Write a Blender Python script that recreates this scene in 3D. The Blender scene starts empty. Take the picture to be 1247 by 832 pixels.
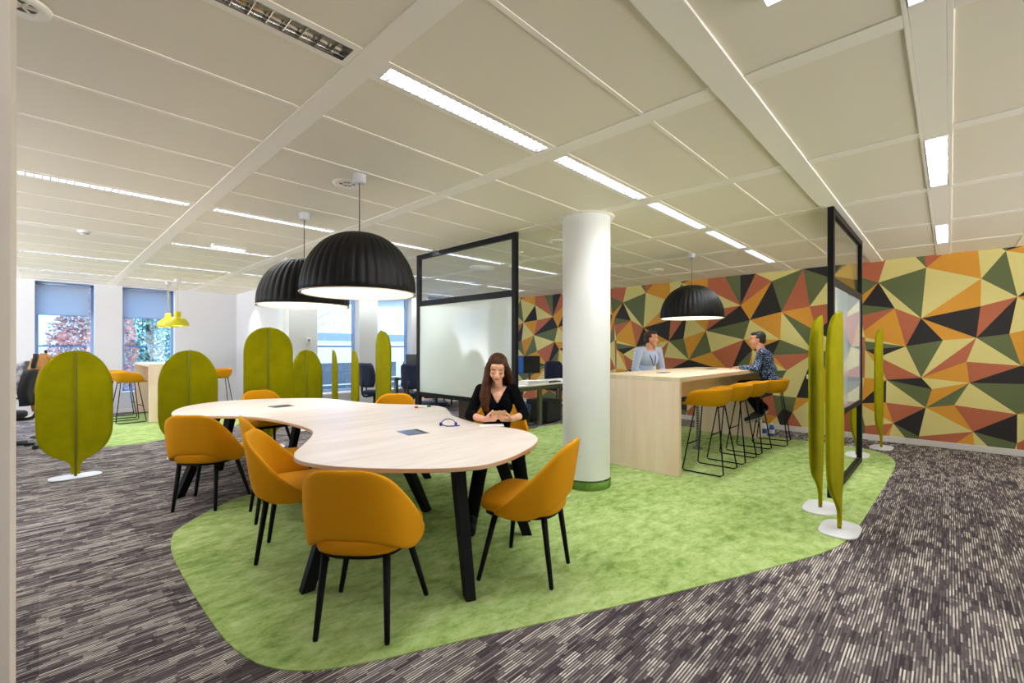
import bpy, bmesh, math, random
from mathutils import Vector, Matrix, Euler
random.seed(7)
PI = math.pi
C = bpy.context.scene.collection
H = 2.70
def R(d): return math.radians(d)

# ------------------------------------------------------------------ materials
def lin(c):
    if isinstance(c, str):
        c = tuple(int(c[i:i+2], 16)/255 for i in (0, 2, 4))
        c = tuple(v/12.92 if v <= .04045 else ((v+.055)/1.055)**2.4 for v in c)
    return (c[0], c[1], c[2], 1)
MATS = {}
def mat(name, color, rough=.6, metal=0, spec=.5, bump=None, sheen=0, coat=0, var=None, alpha=None, trans=0, emit=None, es=0):
    if name in MATS: return MATS[name]
    m = bpy.data.materials.new(name); m.use_nodes = True
    nt = m.node_tree; b = nt.nodes['Principled BSDF']
    b.inputs['Base Color'].default_value = lin(color)
    b.inputs['Roughness'].default_value = rough
    b.inputs['Metallic'].default_value = metal
    b.inputs['Specular IOR Level'].default_value = spec
    if sheen: b.inputs['Sheen Weight'].default_value = sheen; b.inputs['Sheen Roughness'].default_value = .5
    if coat: b.inputs['Coat Weight'].default_value = coat
    if trans: b.inputs['Transmission Weight'].default_value = trans
    if alpha is not None: b.inputs['Alpha'].default_value = alpha
    if emit: b.inputs['Emission Color'].default_value = lin(emit); b.inputs['Emission Strength'].default_value = es
    tc = nt.nodes.new('ShaderNodeTexCoord')
    if var:   # (scale, color2, amount-low, amount-high)
        n = nt.nodes.new('ShaderNodeTexNoise'); n.inputs['Scale'].default_value = var[0]; n.inputs['Detail'].default_value = 4
        nt.links.new(tc.outputs['Object'], n.inputs['Vector'])
        r = nt.nodes.new('ShaderNodeValToRGB'); r.color_ramp.elements[0].position = var[2]; r.color_ramp.elements[1].position = var[3]
        r.color_ramp.elements[0].color = lin(color); r.color_ramp.elements[1].color = lin(var[1])
        nt.links.new(n.outputs['Fac'], r.inputs['Fac']); nt.links.new(r.outputs['Color'], b.inputs['Base Color'])
    if bump:  # (scale, strength, distance)
        n2 = nt.nodes.new('ShaderNodeTexNoise'); n2.inputs['Scale'].default_value = bump[0]; n2.inputs['Detail'].default_value = 2
        nt.links.new(tc.outputs['Object'], n2.inputs['Vector'])
        bp = nt.nodes.new('ShaderNodeBump'); bp.inputs['Strength'].default_value = bump[1]; bp.inputs['Distance'].default_value = bump[2]
        nt.links.new(n2.outputs['Fac'], bp.inputs['Height']); nt.links.new(bp.outputs['Normal'], b.inputs['Normal'])
    MATS[name] = m
    return m
def emission(name, color, s):
    m = bpy.data.materials.new(name); m.use_nodes = True; nt = m.node_tree; nt.nodes.clear()
    e = nt.nodes.new('ShaderNodeEmission'); e.inputs[0].default_value = lin(color); e.inputs[1].default_value = s
    o = nt.nodes.new('ShaderNodeOutputMaterial'); nt.links.new(e.outputs[0], o.inputs[0]); return m

M_ceil = mat('ceiling_panel', 'E9E1CF', .55, bump=(400, .05, .001))
M_band = mat('ceiling_band', 'F4EEE2', .45)
M_white = mat('white_paint', 'E9E8E4', .7)
M_wallw = mat('wall_white', 'DADCE4', .8)
M_wallsh = mat('wall_shaded', 'C9CCCA', .8)  # weaker light on the north window wall put into its colour as grey
M_skirt = mat('skirting_white', 'CFCCC4', .5)
M_black = mat('black_metal', '060608', .6, spec=.2)
M_blackp = mat('black_plastic', '121214', .5)
M_fabric = mat('yellow_felt', 'D39208', .9, spec=.2, bump=(900, .25, .001), var=(300, 'CB8B06', .4, .7))
M_olive = mat('olive_felt', '908B00', .95, spec=.1, bump=(700, .3, .001), var=(7, '837E00', .35, .75))
M_oliveD = mat('olive_seam', '6F6E06', .9)
M_base = mat('base_white', 'D5D8DC', .4)
M_navy = mat('navy_fabric', '141D3A', .8)
M_dark = mat('dark_fabric', '14161C', .85)
M_chrome = mat('chrome', 'B8BABD', .25, 1)
M_steel = mat('steel_grey', '6E7470', .5, .3)
M_skin = mat('skin', 'E8B294', .5, var=(30, 'DFA082', .4, .8))
M_skin2 = mat('skin_man', 'D99A78', .5)
M_lip = mat('lip', 'A0443E', .5)
M_hair = mat('brown_hair', '542F18', .6, spec=.2, var=(45, '2C180A', .35, .7))
M_hair2 = mat('dark_hair', '1E1512', .6, bump=(120, .6, .004))
M_hair3 = mat('short_brown_hair', '40291A', .6, bump=(120, .6, .004))
M_knit = mat('black_knit', '05060A', .95, spec=.1)
M_trous = mat('black_trousers', '060709', .9, spec=.1)
M_print = mat('print', 'F2F2F0', .6)
M_bluegrey = mat('blind_fabric', 'B6BAC8', .9)
def _tl():
    nt = M_bluegrey.node_tree; b = nt.nodes['Principled BSDF']; o = nt.nodes['Material Output']
    t = nt.nodes.new('ShaderNodeBsdfTranslucent'); t.inputs[0].default_value = lin('E2DCD4'); m = nt.nodes.new('ShaderNodeMixShader'); m.inputs[0].default_value = .7
    nt.links.new(b.outputs[0], m.inputs[1]); nt.links.new(t.outputs[0], m.inputs[2]); nt.links.new(m.outputs[0], o.inputs[0])
_tl()
M_frame = mat('window_frame_paint', '8FA4C4', .5)
M_yell = mat('yellow_enamel', 'CDC20C', .35)

def wood(name, c1, c2, scale=(1, 14, 14), rough=.45, axis_obj=True):
    m = bpy.data.materials.new(name); m.use_nodes = True; nt = m.node_tree; b = nt.nodes['Principled BSDF']
    b.inputs['Roughness'].default_value = rough
    tc = nt.nodes.new('ShaderNodeTexCoord'); mp = nt.nodes.new('ShaderNodeMapping'); mp.inputs['Scale'].default_value = scale
    n = nt.nodes.new('ShaderNodeTexNoise'); n.inputs['Scale'].default_value = 1.2; n.inputs['Detail'].default_value = 6; n.inputs['Distortion'].default_value = .6
    r = nt.nodes.new('ShaderNodeValToRGB'); r.color_ramp.elements[0].color = lin(c1); r.color_ramp.elements[1].color = lin(c2)
    r.color_ramp.elements[0].position = .35; r.color_ramp.elements[1].position = .68
    nt.links.new(tc.outputs['Object'], mp.inputs[0]); nt.links.new(mp.outputs[0], n.inputs['Vector']); nt.links.new(n.outputs['Fac'], r.inputs[0])
    nt.links.new(r.outputs[0], b.inputs['Base Color']); return m
M_birch = wood('birch_top', 'CCBEB1', 'DACFC6', (1.2, 9, 1))
M_birchV = wood('birch_panel', 'F0D2BA', 'F7E1CE', (7, 7, .7))
M_birchE = mat('birch_edge', 'C9A681', .55)
M_birchT = wood('birch_bar_top', 'DDC6A5', 'EAD8BC', (1, 9, 1))

def carpet_grey():
    m = bpy.data.materials.new('striped_carpet'); m.use_nodes = True; nt = m.node_tree; L = nt.links; b = nt.nodes['Principled BSDF']
    b.inputs['Roughness'].default_value = .95; b.inputs['Specular IOR Level'].default_value = .1
    tc = nt.nodes.new('ShaderNodeTexCoord'); sp = nt.nodes.new('ShaderNodeSeparateXYZ'); L.new(tc.outputs['Object'], sp.inputs[0])
    def mth(op, a, v=None, w=None):
        n = nt.nodes.new('ShaderNodeMath'); n.operation = op
        for i, x in enumerate((a, v, w)):
            if x is None: continue
            if isinstance(x, (int, float)): n.inputs[i].default_value = x
            else: L.new(x, n.inputs[i])
        return n.outputs[0]
    def noise(x, y, z=0.):
        c = nt.nodes.new('ShaderNodeCombineXYZ')
        for i, v in enumerate((x, y, z)):
            if isinstance(v, (int, float)): c.inputs[i].default_value = v
            else: L.new(v, c.inputs[i])
        w = nt.nodes.new('ShaderNodeTexWhiteNoise'); w.noise_dimensions = '3D'; L.new(c.outputs[0], w.inputs['Vector']); return w.outputs['Value']
    X, Y = sp.outputs[0], sp.outputs[1]
    # fine loop rows alternate dark and light; groups of rows change shade together where a dash ends
    row = mth('FLOOR', mth('DIVIDE', Y, .0064))
    par = mth('MODULO', mth('ADD', row, 20000.), 2.)
    band = mth('FLOOR', mth('DIVIDE', Y, .0384))
    dash = mth('FLOOR', mth('ADD', mth('DIVIDE', X, .13), mth('MULTIPLY', noise(band, 3.3), 7)))
    dash2 = mth('FLOOR', mth('ADD', mth('DIVIDE', X, .085), mth('MULTIPLY', noise(mth('FLOOR', mth('DIVIDE', Y, .0128)), 9.1), 7)))
    grp = noise(dash, band, 5.); v1 = noise(row, dash2, 1.)
    blk = noise(mth('FLOOR', mth('DIVIDE', X, .5)), mth('FLOOR', mth('ADD', mth('DIVIDE', Y, .25), 40.)), 2.)
    lt = mth('ADD', mth('MULTIPLY', grp, .50), mth('ADD', mth('MULTIPLY', v1, .60), -.05))
    dkv = mth('ADD', mth('MULTIPLY', grp, .14), mth('MULTIPLY', v1, .22))
    v = mth('ADD', mth('ADD', mth('MULTIPLY', par, lt), mth('MULTIPLY', mth('SUBTRACT', 1., par), dkv)), mth('MULTIPLY', mth('SUBTRACT', blk, .5), .16))
    fine = nt.nodes.new('ShaderNodeTexNoise'); fine.inputs['Scale'].default_value = 220; fine.inputs['Detail'].default_value = 2
    L.new(tc.outputs['Object'], fine.inputs['Vector'])
    v = mth('ADD', v, mth('MULTIPLY', mth('SUBTRACT', fine.outputs['Fac'], .5), .25))
    r = nt.nodes.new('ShaderNodeValToRGB'); e = r.color_ramp.elements
    e[0].position = .05; e[0].color = lin('3A3438'); e[1].position = .95; e[1].color = lin('D2CCC0')
    k = e.new(.42); k.color = lin('665D5E')
    L.new(v, r.inputs[0]); L.new(r.outputs[0], b.inputs['Base Color'])
    bp = nt.nodes.new('ShaderNodeBump'); bp.inputs['Strength'].default_value = .3; bp.inputs['Distance'].default_value = .002
    L.new(v, bp.inputs['Height']); L.new(bp.outputs[0], b.inputs['Normal'])
    return m
M_carpet = carpet_grey()
def carpet_green(name, dk, md, lt):
    m = bpy.data.materials.new(name); m.use_nodes = True; nt = m.node_tree; L = nt.links; b = nt.nodes['Principled BSDF']
    b.inputs['Roughness'].default_value = .95; b.inputs['Specular IOR Level'].default_value = .1
    tc = nt.nodes.new('ShaderNodeTexCoord')
    mp = nt.nodes.new('ShaderNodeMapping'); mp.inputs['Scale'].default_value = (1, 1.7, 1); mp.inputs['Rotation'].default_value = (0, 0, .5)
    L.new(tc.outputs['Object'], mp.inputs[0])
    n = nt.nodes.new('ShaderNodeTexNoise'); n.inputs['Scale'].default_value = 7; n.inputs['Detail'].default_value = 10; n.inputs['Roughness'].default_value = .75; n.inputs['Distortion'].default_value = .25
    L.new(mp.outputs[0], n.inputs['Vector'])
    n2 = nt.nodes.new('ShaderNodeTexNoise'); n2.inputs['Scale'].default_value = 1.1; n2.inputs['Detail'].default_value = 2; L.new(tc.outputs['Object'], n2.inputs['Vector'])
    ma = nt.nodes.new('ShaderNodeMath'); ma.operation = 'MULTIPLY_ADD'; L.new(n2.outputs['Fac'], ma.inputs[0]); ma.inputs[1].default_value = .35
    L.new(n.outputs['Fac'], ma.inputs[2])
    r = nt.nodes.new('ShaderNodeValToRGB'); e = r.color_ramp.elements
    e[0].position = .5; e[0].color = lin(dk); e[1].position = .86; e[1].color = lin(lt); k = e.new(.66); k.color = lin(md)
    L.new(ma.outputs[0], r.inputs[0]); L.new(r.outputs[0], b.inputs['Base Color'])
    bp = nt.nodes.new('ShaderNodeBump'); bp.inputs['Strength'].default_value = .3; bp.inputs['Distance'].default_value = .003
    L.new(n.outputs['Fac'], bp.inputs['Height']); L.new(bp.outputs[0], b.inputs['Normal'])
    return m
M_green = carpet_green('green_carpet', '728E48', '9AB168', 'BACB8E')
M_gskirt = carpet_green('green_carpet_dark', '4A6A26', '5A7C32', '6E9042')

# ------------------------------------------------------------------ mesh helpers
class MB:
    def __init__(s): s.bm = bmesh.new()
    def box(s, c, size, rz=0, rot=None, mi=0):
        x, y, z = (v/2 for v in size)
        M = Matrix.Translation(Vector(c)) @ (rot.to_4x4() if rot is not None else Matrix.Rotation(rz, 4, 'Z'))
        vs = [s.bm.verts.new(M @ Vector((a*x, b*y, k*z))) for k in (-1, 1) for a, b in ((-1, -1), (1, -1), (1, 1), (-1, 1))]
        for f in ((3, 2, 1, 0), (4, 5, 6, 7), (0, 1, 5, 4), (1, 2, 6, 5), (2, 3, 7, 6), (3, 0, 4, 7)):
            q = s.bm.faces.new([vs[i] for i in f]); q.material_index = mi
        return s
    def b2(s, lo, hi, mi=0):
        return s.box([(a+b)/2 for a, b in zip(lo, hi)], [b-a for a, b in zip(lo, hi)], mi=mi)
    def rings(s, rs, closed=True, cap=True, smooth=True, mi=0):
        prev = None; first = None
        for ring in rs:
            cur = [s.bm.verts.new(v) for v in ring]
            if first is None: first = cur
            if prev:
                n = len(cur)
                for i in range(n if closed else n-1):
                    j = (i+1) % n
                    f = s.bm.faces.new((prev[i], prev[j], cur[j], cur[i])); f.smooth = smooth; f.material_index = mi
            prev = cur
        if cap:
            for c_, rev in ((first, True), (prev, False)):
                try:
                    f = s.bm.faces.new(list(reversed(c_)) if rev else c_); f.material_index = mi
                except ValueError: pass
        return s
    def tube(s, pts, r, n=8, cap=True, mi=0):
        pts = [Vector(p) for p in pts]; rr = r if isinstance(r, (list, tuple)) else [r]*len(pts)
        rs = []; up = Vector((0, 0, 1)); side = None
        for i, p in enumerate(pts):
            t = (pts[min(i+1, len(pts)-1)] - pts[max(i-1, 0)]).normalized()
            if side is None:
                side = t.cross(up if abs(t.z) < .95 else Vector((1, 0, 0))).normalized()
            else:
                side = (side - t*side.dot(t)).normalized()
            o = t.cross(side)
            rs.append([p + (side*math.cos(2*PI*k/n) + o*math.sin(2*PI*k/n))*rr[i] for k in range(n)])
        return s.rings(rs, cap=cap, mi=mi)
    def lathe(s, prof, c=(0, 0, 0), n=32, cap=False, mi=0):
        c = Vector(c)
        return s.rings([[c+Vector((r*math.cos(2*PI*k/n), r*math.sin(2*PI*k/n), z)) for k in range(n)] for r, z in prof], cap=cap, mi=mi)
    def prism(s, poly, z0, z1, mi=0, mside=None, smooth=False):
        a = [s.bm.verts.new((x, y, z0)) for x, y in poly]; b = [s.bm.verts.new((x, y, z1)) for x, y in poly]
        f = s.bm.faces.new(b); f.material_index = mi
        f = s.bm.faces.new(list(reversed(a))); f.material_index = mi
        for i in range(len(poly)):
            j = (i+1) % len(poly); f = s.bm.faces.new((a[i], a[j], b[j], b[i])); f.material_index = mi if mside is None else mside; f.smooth = smooth
        return s
    def capsule(s, p, q, r1, r2, n=14):
        p, q = Vector(p), Vector(q); d = (q-p); L = d.length; d = d.normalized() if L > 1e-6 else Vector((0, 0, 1))
        side = d.cross(Vector((0, 0, 1)) if abs(d.z) < .9 else Vector((1, 0, 0))).normalized(); o = d.cross(side)
        rs = []
        for k in range(1, 6):
            a = PI/2*k/6; rs.append((p - d*r1*math.cos(a), r1*math.sin(a)))
        rs.append((p, r1)); rs.append((q, r2))
        for k in range(5, 0, -1):
            a = PI/2*k/6; rs.append((q + d*r2*math.cos(a), r2*math.sin(a)))
        return s.rings([[c+(side*math.cos(2*PI*i/n)+o*math.sin(2*PI*i/n))*r for i in range(n)] for c, r in rs])
    def ell(s, c, rad, rot=(0, 0, 0), n=18):
        E = Euler(rot).to_matrix(); c = Vector(c); rs = []
        for k in range(1, 12):
            a = PI*k/12
            rs.append([c + E @ Vector((rad[0]*math.sin(a)*math.cos(2*PI*i/n), rad[1]*math.sin(a)*math.sin(2*PI*i/n), rad[2]*math.cos(a)*-1)) for i in range(n)])
        return s.rings(rs)
    def build(s, name, m, parent=None, bevel=0, sub=0, smooth=False, solid=0, loc=None, off=0):
        bmesh.ops.recalc_face_normals(s.bm, faces=s.bm.faces)
        me = bpy.data.meshes.new(name); s.bm.to_mesh(me); s.bm.free()
        for x in (m if isinstance(m, (list, tuple)) else [m]): me.materials.append(x)
        if smooth:
            for p in me.polygons: p.use_smooth = True
        o = bpy.data.objects.new(name, me); C.objects.link(o)
        if parent: o.parent = parent
        if loc: o.location = loc
        if solid:
            k = o.modifiers.new('s', 'SOLIDIFY'); k.thickness = solid; k.offset = off
        if bevel:
            k = o.modifiers.new('b', 'BEVEL'); k.width = bevel; k.segments = 2; k.limit_method = 'ANGLE'; k.angle_limit = R(40)
        if sub:
            k = o.modifiers.new('u', 'SUBSURF'); k.levels = sub; k.render_levels = sub
        return o
def emp(name, loc=(0, 0, 0), rz=0):
    o = bpy.data.objects.new(name, None); C.objects.link(o); o.location = loc; o.rotation_euler = (0, 0, rz); o.empty_display_size = .1; return o
def tag(o, label, cat, group=None, kind=None):
    o['label'] = label; o['category'] = cat
    if group: o['group'] = group
    if kind: o['kind'] = kind
    return o
def struct(o, label=None):
    o['kind'] = 'structure'
    if label: o['label'] = label
    return o
def dup(o, parent=None):
    c = o.copy(); C.objects.link(c)
    if parent: c.parent = parent
    for ch in list(o.children): dup(ch, c)
    return c
def clone(o, loc, rz, label, group=None):
    c = dup(o); c.location = loc; c.rotation_euler = (0, 0, rz); c['label'] = label
    if group: c['group'] = group
    return c
def bake(o, voxel=None, smooth=4, cut=None, solid=0, smf=.5):
    """fuse the pieces of a mesh into one continuous skin"""
    if voxel:
        k = o.modifiers.new('r', 'REMESH'); k.mode = 'VOXEL'; k.voxel_size = voxel; k.use_smooth_shade = True
    if smooth:
        k = o.modifiers.new('m', 'SMOOTH'); k.iterations = smooth; k.factor = smf
    dg = bpy.context.evaluated_depsgraph_get(); me = bpy.data.meshes.new_from_object(o.evaluated_get(dg))
    o.modifiers.clear(); me.name = o.name
    if not me.materials: me.materials.append(o.data.materials[0])
    o.data = me
    if cut:
        bm = bmesh.new(); bm.from_mesh(me)
        bmesh.ops.delete(bm, geom=[v for v in bm.verts if cut(v.co)], context='VERTS'); bm.to_mesh(me); bm.free()
    for p in me.polygons: p.use_smooth = True
    if solid:
        k = o.modifiers.new('s', 'SOLIDIFY'); k.thickness = solid; k.offset = -1
    return o
def chaikin(P, n=2, closed=True):
    for _ in range(n):
        Q = []
        for i in range(len(P)):
            a, b = P[i], P[(i+1) % len(P)]
            Q += [tuple(.75*u+.25*v for u, v in zip(a, b)), tuple(.25*u+.75*v for u, v in zip(a, b))]
        P = Q
    return P
def spline(P, n=6):
    out = []
    for i in range(len(P)-1):
        p0, p1, p2, p3 = (Vector(P[max(i-1, 0)]), Vector(P[i]), Vector(P[i+1]), Vector(P[min(i+2, len(P)-1)]))
        for k in range(n):
            t = k/n
            out.append(.5*((2*p1)+(p2-p0)*t+(2*p0-5*p1+4*p2-p3)*t*t+(3*p1-p0-3*p2+p3)*t**3))
    out.append(Vector(P[-1])); return out

# ------------------------------------------------------------------ room shell
XL, XR, YB, YW, YN = -2.6, 8.74, -4.6, 12.7, 9.3
XC = 3.38
struct(MB().b2((XL-.3, YB-.3, -.3), (XR+.3, YW+.4, 0)).build('floor', M_carpet))
big = [(.66, 4.05), (.72, 4.22), (.98, 4.5), (1.33, 4.75), (1.9, 4.9), (2.5, 4.85), (3.2, 5.05), (4.5, 5.15), (5.88, 5.16), (6.75, 5.10), (7.5, 4.8), (7.9, 4.2),
       (7.93, 2.10), (7.95, 1.46), (7.93, 1.0), (7.75, .62), (7.25, .46), (6.5, .46), (5.5, .48), (4.6, .5), (4.1, .52), (3.74, .58), (3.2, .80), (2.37, 1.17), (1.83, 1.43), (1.37, 1.66),
       (1.0, 1.83), (.78, 1.97), (.66, 2.15), (.61, 2.4), (.60, 2.7), (.60, 3.2), (.61, 3.75)]
struct(MB().prism(chaikin(big, 2), .0, .006).build('floor_green_carpet', M_green))
p2 = [(.55, 8.5), (.9, 8.38), (1.4, 8.55), (2.2, 8.9), (2.8, 9.6), (2.9, 10.6), (2.8, 11.7), (2.2, 12.2), (1.2, 12.25), (.8, 11.9), (.5, 10.8), (.45, 9.3)]
struct(MB().prism(chaikin(p2, 2), .0, .006).build('floor_green_carpet', M_green))
rows = [1.95, 5.04, 7.05, 9.06, 11.07]; YS = .065; SW = .054
g = MB(); g.b2((XL-.3, YB-.3, H+.05), (XR+.3, YW+.4, H+.25)); y = YB-.3
for q in [YS]+rows: g.b2((XL-.3, y, H), (XR+.3, q-SW, H+.05)); y = q+SW
g.b2((XL-.3, y, H), (XR+.3, YW+.4, H+.05)); struct(g.build('ceiling', M_ceil))
CTR = [1.05+1.355*k+.68 for k in range(-3, 6)]
LIGHTS = {YS: [1.73, 4.45, 7.2]}
for q in rows:
    LIGHTS[q] = [c for c in CTR if c-.6 >= XL and c+.6 <= XR and not (q > 9.2 and c > 3) and not (q < 3 and c < 0) and not (q == 7.05 and c < 1)]

# ceiling grid: bands across (along Y), seams and strips along X
XB = [1.05-1.355*2, 1.05-1.355, 1.05, 2.405, 3.76, 5.115, 6.47, 7.825]
g = MB()
for i, x in enumerate(XB):
    g.b2((x-.062, .86, H-.006), (x+.062, YW, H+.01))
    for a, b in ((YB, -.012), (.137, .72)): g.b2((x-.05, a, H-.006), (x+.05, b, H+.01))
g.b2((XL, .72, H-.012), (XR, .87, H+.01))
for a, b in ((-.012, YS-SW), (YS+SW, .137)): g.b2((XL, a, H-.006), (XR, b, H+.01))
x = XL
for c in LIGHTS[YS]: g.b2((x, YS-SW, H-.0059), (c-.585, YS+SW, H+.01)); x = c+.585
g.b2((x, YS-SW, H-.0059), (XR, YS+SW, H+.01))
struct(g.build('trim_1', M_band, bevel=.002), 'cream painted metal bands of the ceiling grid')
g = MB()
for y in rows:
    for a, b in ((y-.09, y-SW), (y+SW, y+.09)): g.b2((XL, a, H-.004), (XR, b, H+.01))
    x = XL
    for c in LIGHTS[y]: g.b2((x, y-SW, H-.0039), (c-.585, y+SW, H+.01)); x = c+.585
    g.b2((x, y-SW, H-.0039), (XR, y+SW, H+.01))
seams = [1.25, 2.57, 3.17, 3.77, 4.38, 5.67, 6.29, 7.7, 8.35, 9.7, 10.35, 11.75, 12.3, -.62, -1.25, -1.88]
for y in seams: g.b2((XL, y-.012, H-.004), (XR, y+.012, H+.01))
struct(g.build('trim_2', M_band), 'narrow cream seams between the ceiling panels')

def wall(name, boxes, m, bevel=0): 
    g = MB()
    for lo, hi in boxes: g.b2(lo, hi)
    return struct(g.build(name, m))
ZS, ZT = .44, 2.68
def wall_y(name, y, x0, x1, ops, m, t=.32):
    bx = []; x = x0
    for a, b in ops:
        bx.append(((x, y, 0), (a, y+t, H))); bx.append(((a, y, 0), (b, y+t, ZS))); bx.append(((a, y, ZT), (b, y+t, H))); x = b
    bx.append(((x, y, 0), (x1, y+t, H))); return wall(name, bx, m)
W1 = [(-1.4, -.55), (-.06, .79), (1.23, 2.14)]
wall_y('wall_window_end', YW, XL, XC+.3, W1, M_wallw)
W2 = [(3.94, 4.85), (5.30, 6.2), (6.66, 7.56), (7.95, 8.6)]
wall_y('wall_window_north', YN, XC, XR+.3, W2, M_wallsh)
wall('wall_corner_box', [((XC, YN+.32, 0), (XC+.3, YW, H)), ], M_wallw)
wall('wall_left', [((XL-.3, YB, 0), (XL, 4.2, H)), ((XL-.3, YW-.1, 0), (XL, YW+.3, H)), ((XL-.3, 4.2, 0), (XL, YW, .35))]+[((XL-.3, y, 0), (XL, y+.9, H)) for y in (5.4, 7.6, 9.8)], M_wallw)  # unseen gaps past the solid stretch, added to brighten the far left
# unseen wall on the right; its openings are added to let fill light in
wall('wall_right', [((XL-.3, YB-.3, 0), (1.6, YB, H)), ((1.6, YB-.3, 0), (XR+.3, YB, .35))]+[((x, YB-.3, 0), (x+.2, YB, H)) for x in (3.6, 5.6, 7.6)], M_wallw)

def windows(n0, y, ops, m, blind=None):
    for i, (a, b) in enumerate(ops):
        yy = y+.24
        root = emp('window_%d' % (n0+i), ((a+b)/2, yy, 0)); struct(root, 'tall window with blue grey frame')
        w = (b-a)/2; f = MB()
        f.b2((-w, -.03, ZS), (-w+.05, .03, ZT)).b2((w-.05, -.03, ZS), (w, .03, ZT)).b2((-w, -.03, ZS), (w, .03, ZS+.06)).b2((-w, -.03, ZT-.05), (w, .03, ZT))
        o = f.build('window_frame', M_frame, root, bevel=.004)
        MB().b2((-w+.05, .0, ZS+.06), (w-.05, .006, ZT-.05)).build('window_glass', M_glass, root)
        MB().b2((-w-.02, -.27, ZS-.03), (w+.02, -.03, ZS+.004)).build('window_sill', M_white, root, bevel=.004)
        MB().b2((-w, .10, 1.40), (w, .13, 1.43)).build('safety_rail', M_frame, root)
        struct(o)

def glassmat(name, tint, refl=1.45, a=None):
    m = bpy.data.materials.new(name); m.use_nodes = True; nt = m.node_tree; nt.nodes.clear()
    t = nt.nodes.new('ShaderNodeBsdfTransparent'); t.inputs[0].default_value = lin(tint)
    g = nt.nodes.new('ShaderNodeBsdfGlossy'); g.inputs['Roughness'].default_value = .0
    lw = nt.nodes.new('ShaderNodeLayerWeight'); lw.inputs[0].default_value = .5
    pw = nt.nodes.new('ShaderNodeMath'); pw.operation = 'POWER'; pw.inputs[1].default_value = 5; nt.links.new(lw.outputs['Facing'], pw.inputs[0])
    fr = nt.nodes.new('ShaderNodeMath'); fr.operation = 'MULTIPLY_ADD'; fr.inputs[1].default_value = .6; fr.inputs[2].default_value = .035; nt.links.new(pw.outputs[0], fr.inputs[0])
    mx = nt.nodes.new('ShaderNodeMixShader'); o = nt.nodes.new('ShaderNodeOutputMaterial')
    nt.links.new(fr.outputs[0], mx.inputs[0]); nt.links.new(t.outputs[0], mx.inputs[1]); nt.links.new(g.outputs[0], mx.inputs[2]); nt.links.new(mx.outputs[0], o.inputs[0])
    return m
M_glass = glassmat('window_glass', (.72, .87, 1))
M_pglass = glassmat('partition_glass', (.95, .97, .97))
windows(1, YW, W1, M_frame)
windows(4, YN, W2, M_frame)
# roller blinds half drawn
def blind(a, b, y, z, lab):
    r = emp('roller_blind', ((a+b)/2, y+.10, 0)); w = (b-a)/2-.012; tag(r, lab, 'blind', 'roller blinds in the end wall windows')
    MB().b2((-w, -.002, z), (w, .002, 2.62)).build('blind_fabric', M_bluegrey, r)
    MB().tube([(-w, 0, 2.64), (w, 0, 2.64)], .022, 10).build('roller_tube', M_frame, r)
    MB().b2((-w, -.009, z-.02), (w, .009, z)).build('bottom_bar', M_frame, r)
blind(-.06, .72, YW, 2.04, 'half lowered blue grey roller blind in the window of the red leaved tree')
blind(1.23, 2.08, YW, 2.04, 'half lowered blue grey roller blind in the window behind the yellow pendants')

# baseboards
struct(MB().b2((XR-.015, YB, 0), (XR, YN, .085)).build('baseboard_right', M_skirt, bevel=.003))
struct(MB().b2((XL, YW-.015, 0), (XC, YW, .09)).build('baseboard_end', M_white, bevel=.003))
struct(MB().b2((XC-.015, YN, 0), (XC, YW-.015, .09)).b2((XC, YN-.015, 0), (XR-.015, YN, .09)).build('baseboard_north', M_white, bevel=.003))

# near wall end on the left of the view
struct(MB().b2((-.75, 1.5, 0), (-.045, 1.9, H)).build('wall_near_pier', mat('pier_paint', 'DDD3C6', .8)))

# pillar
pl = struct(MB().lathe([(.238, .1), (.238, H)], n=64).build('wall_pillar', mat('pillar_white', 'E4E6E2', .5), loc=(3.845, 2.655, 0)), 'round white pillar')
struct(MB().lathe([(.242, .006), (.242, .085), (.238, .085)], n=64).build('baseboard_pillar', M_gskirt, loc=(3.845, 2.655, 0)))
struct(MB().lathe([(.24, H-.012), (.275, H-.010), (.28, H)], n=64).build('trim_3', M_band, loc=(3.845, 2.655, 0)), 'ring where the pillar meets the ceiling')

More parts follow.
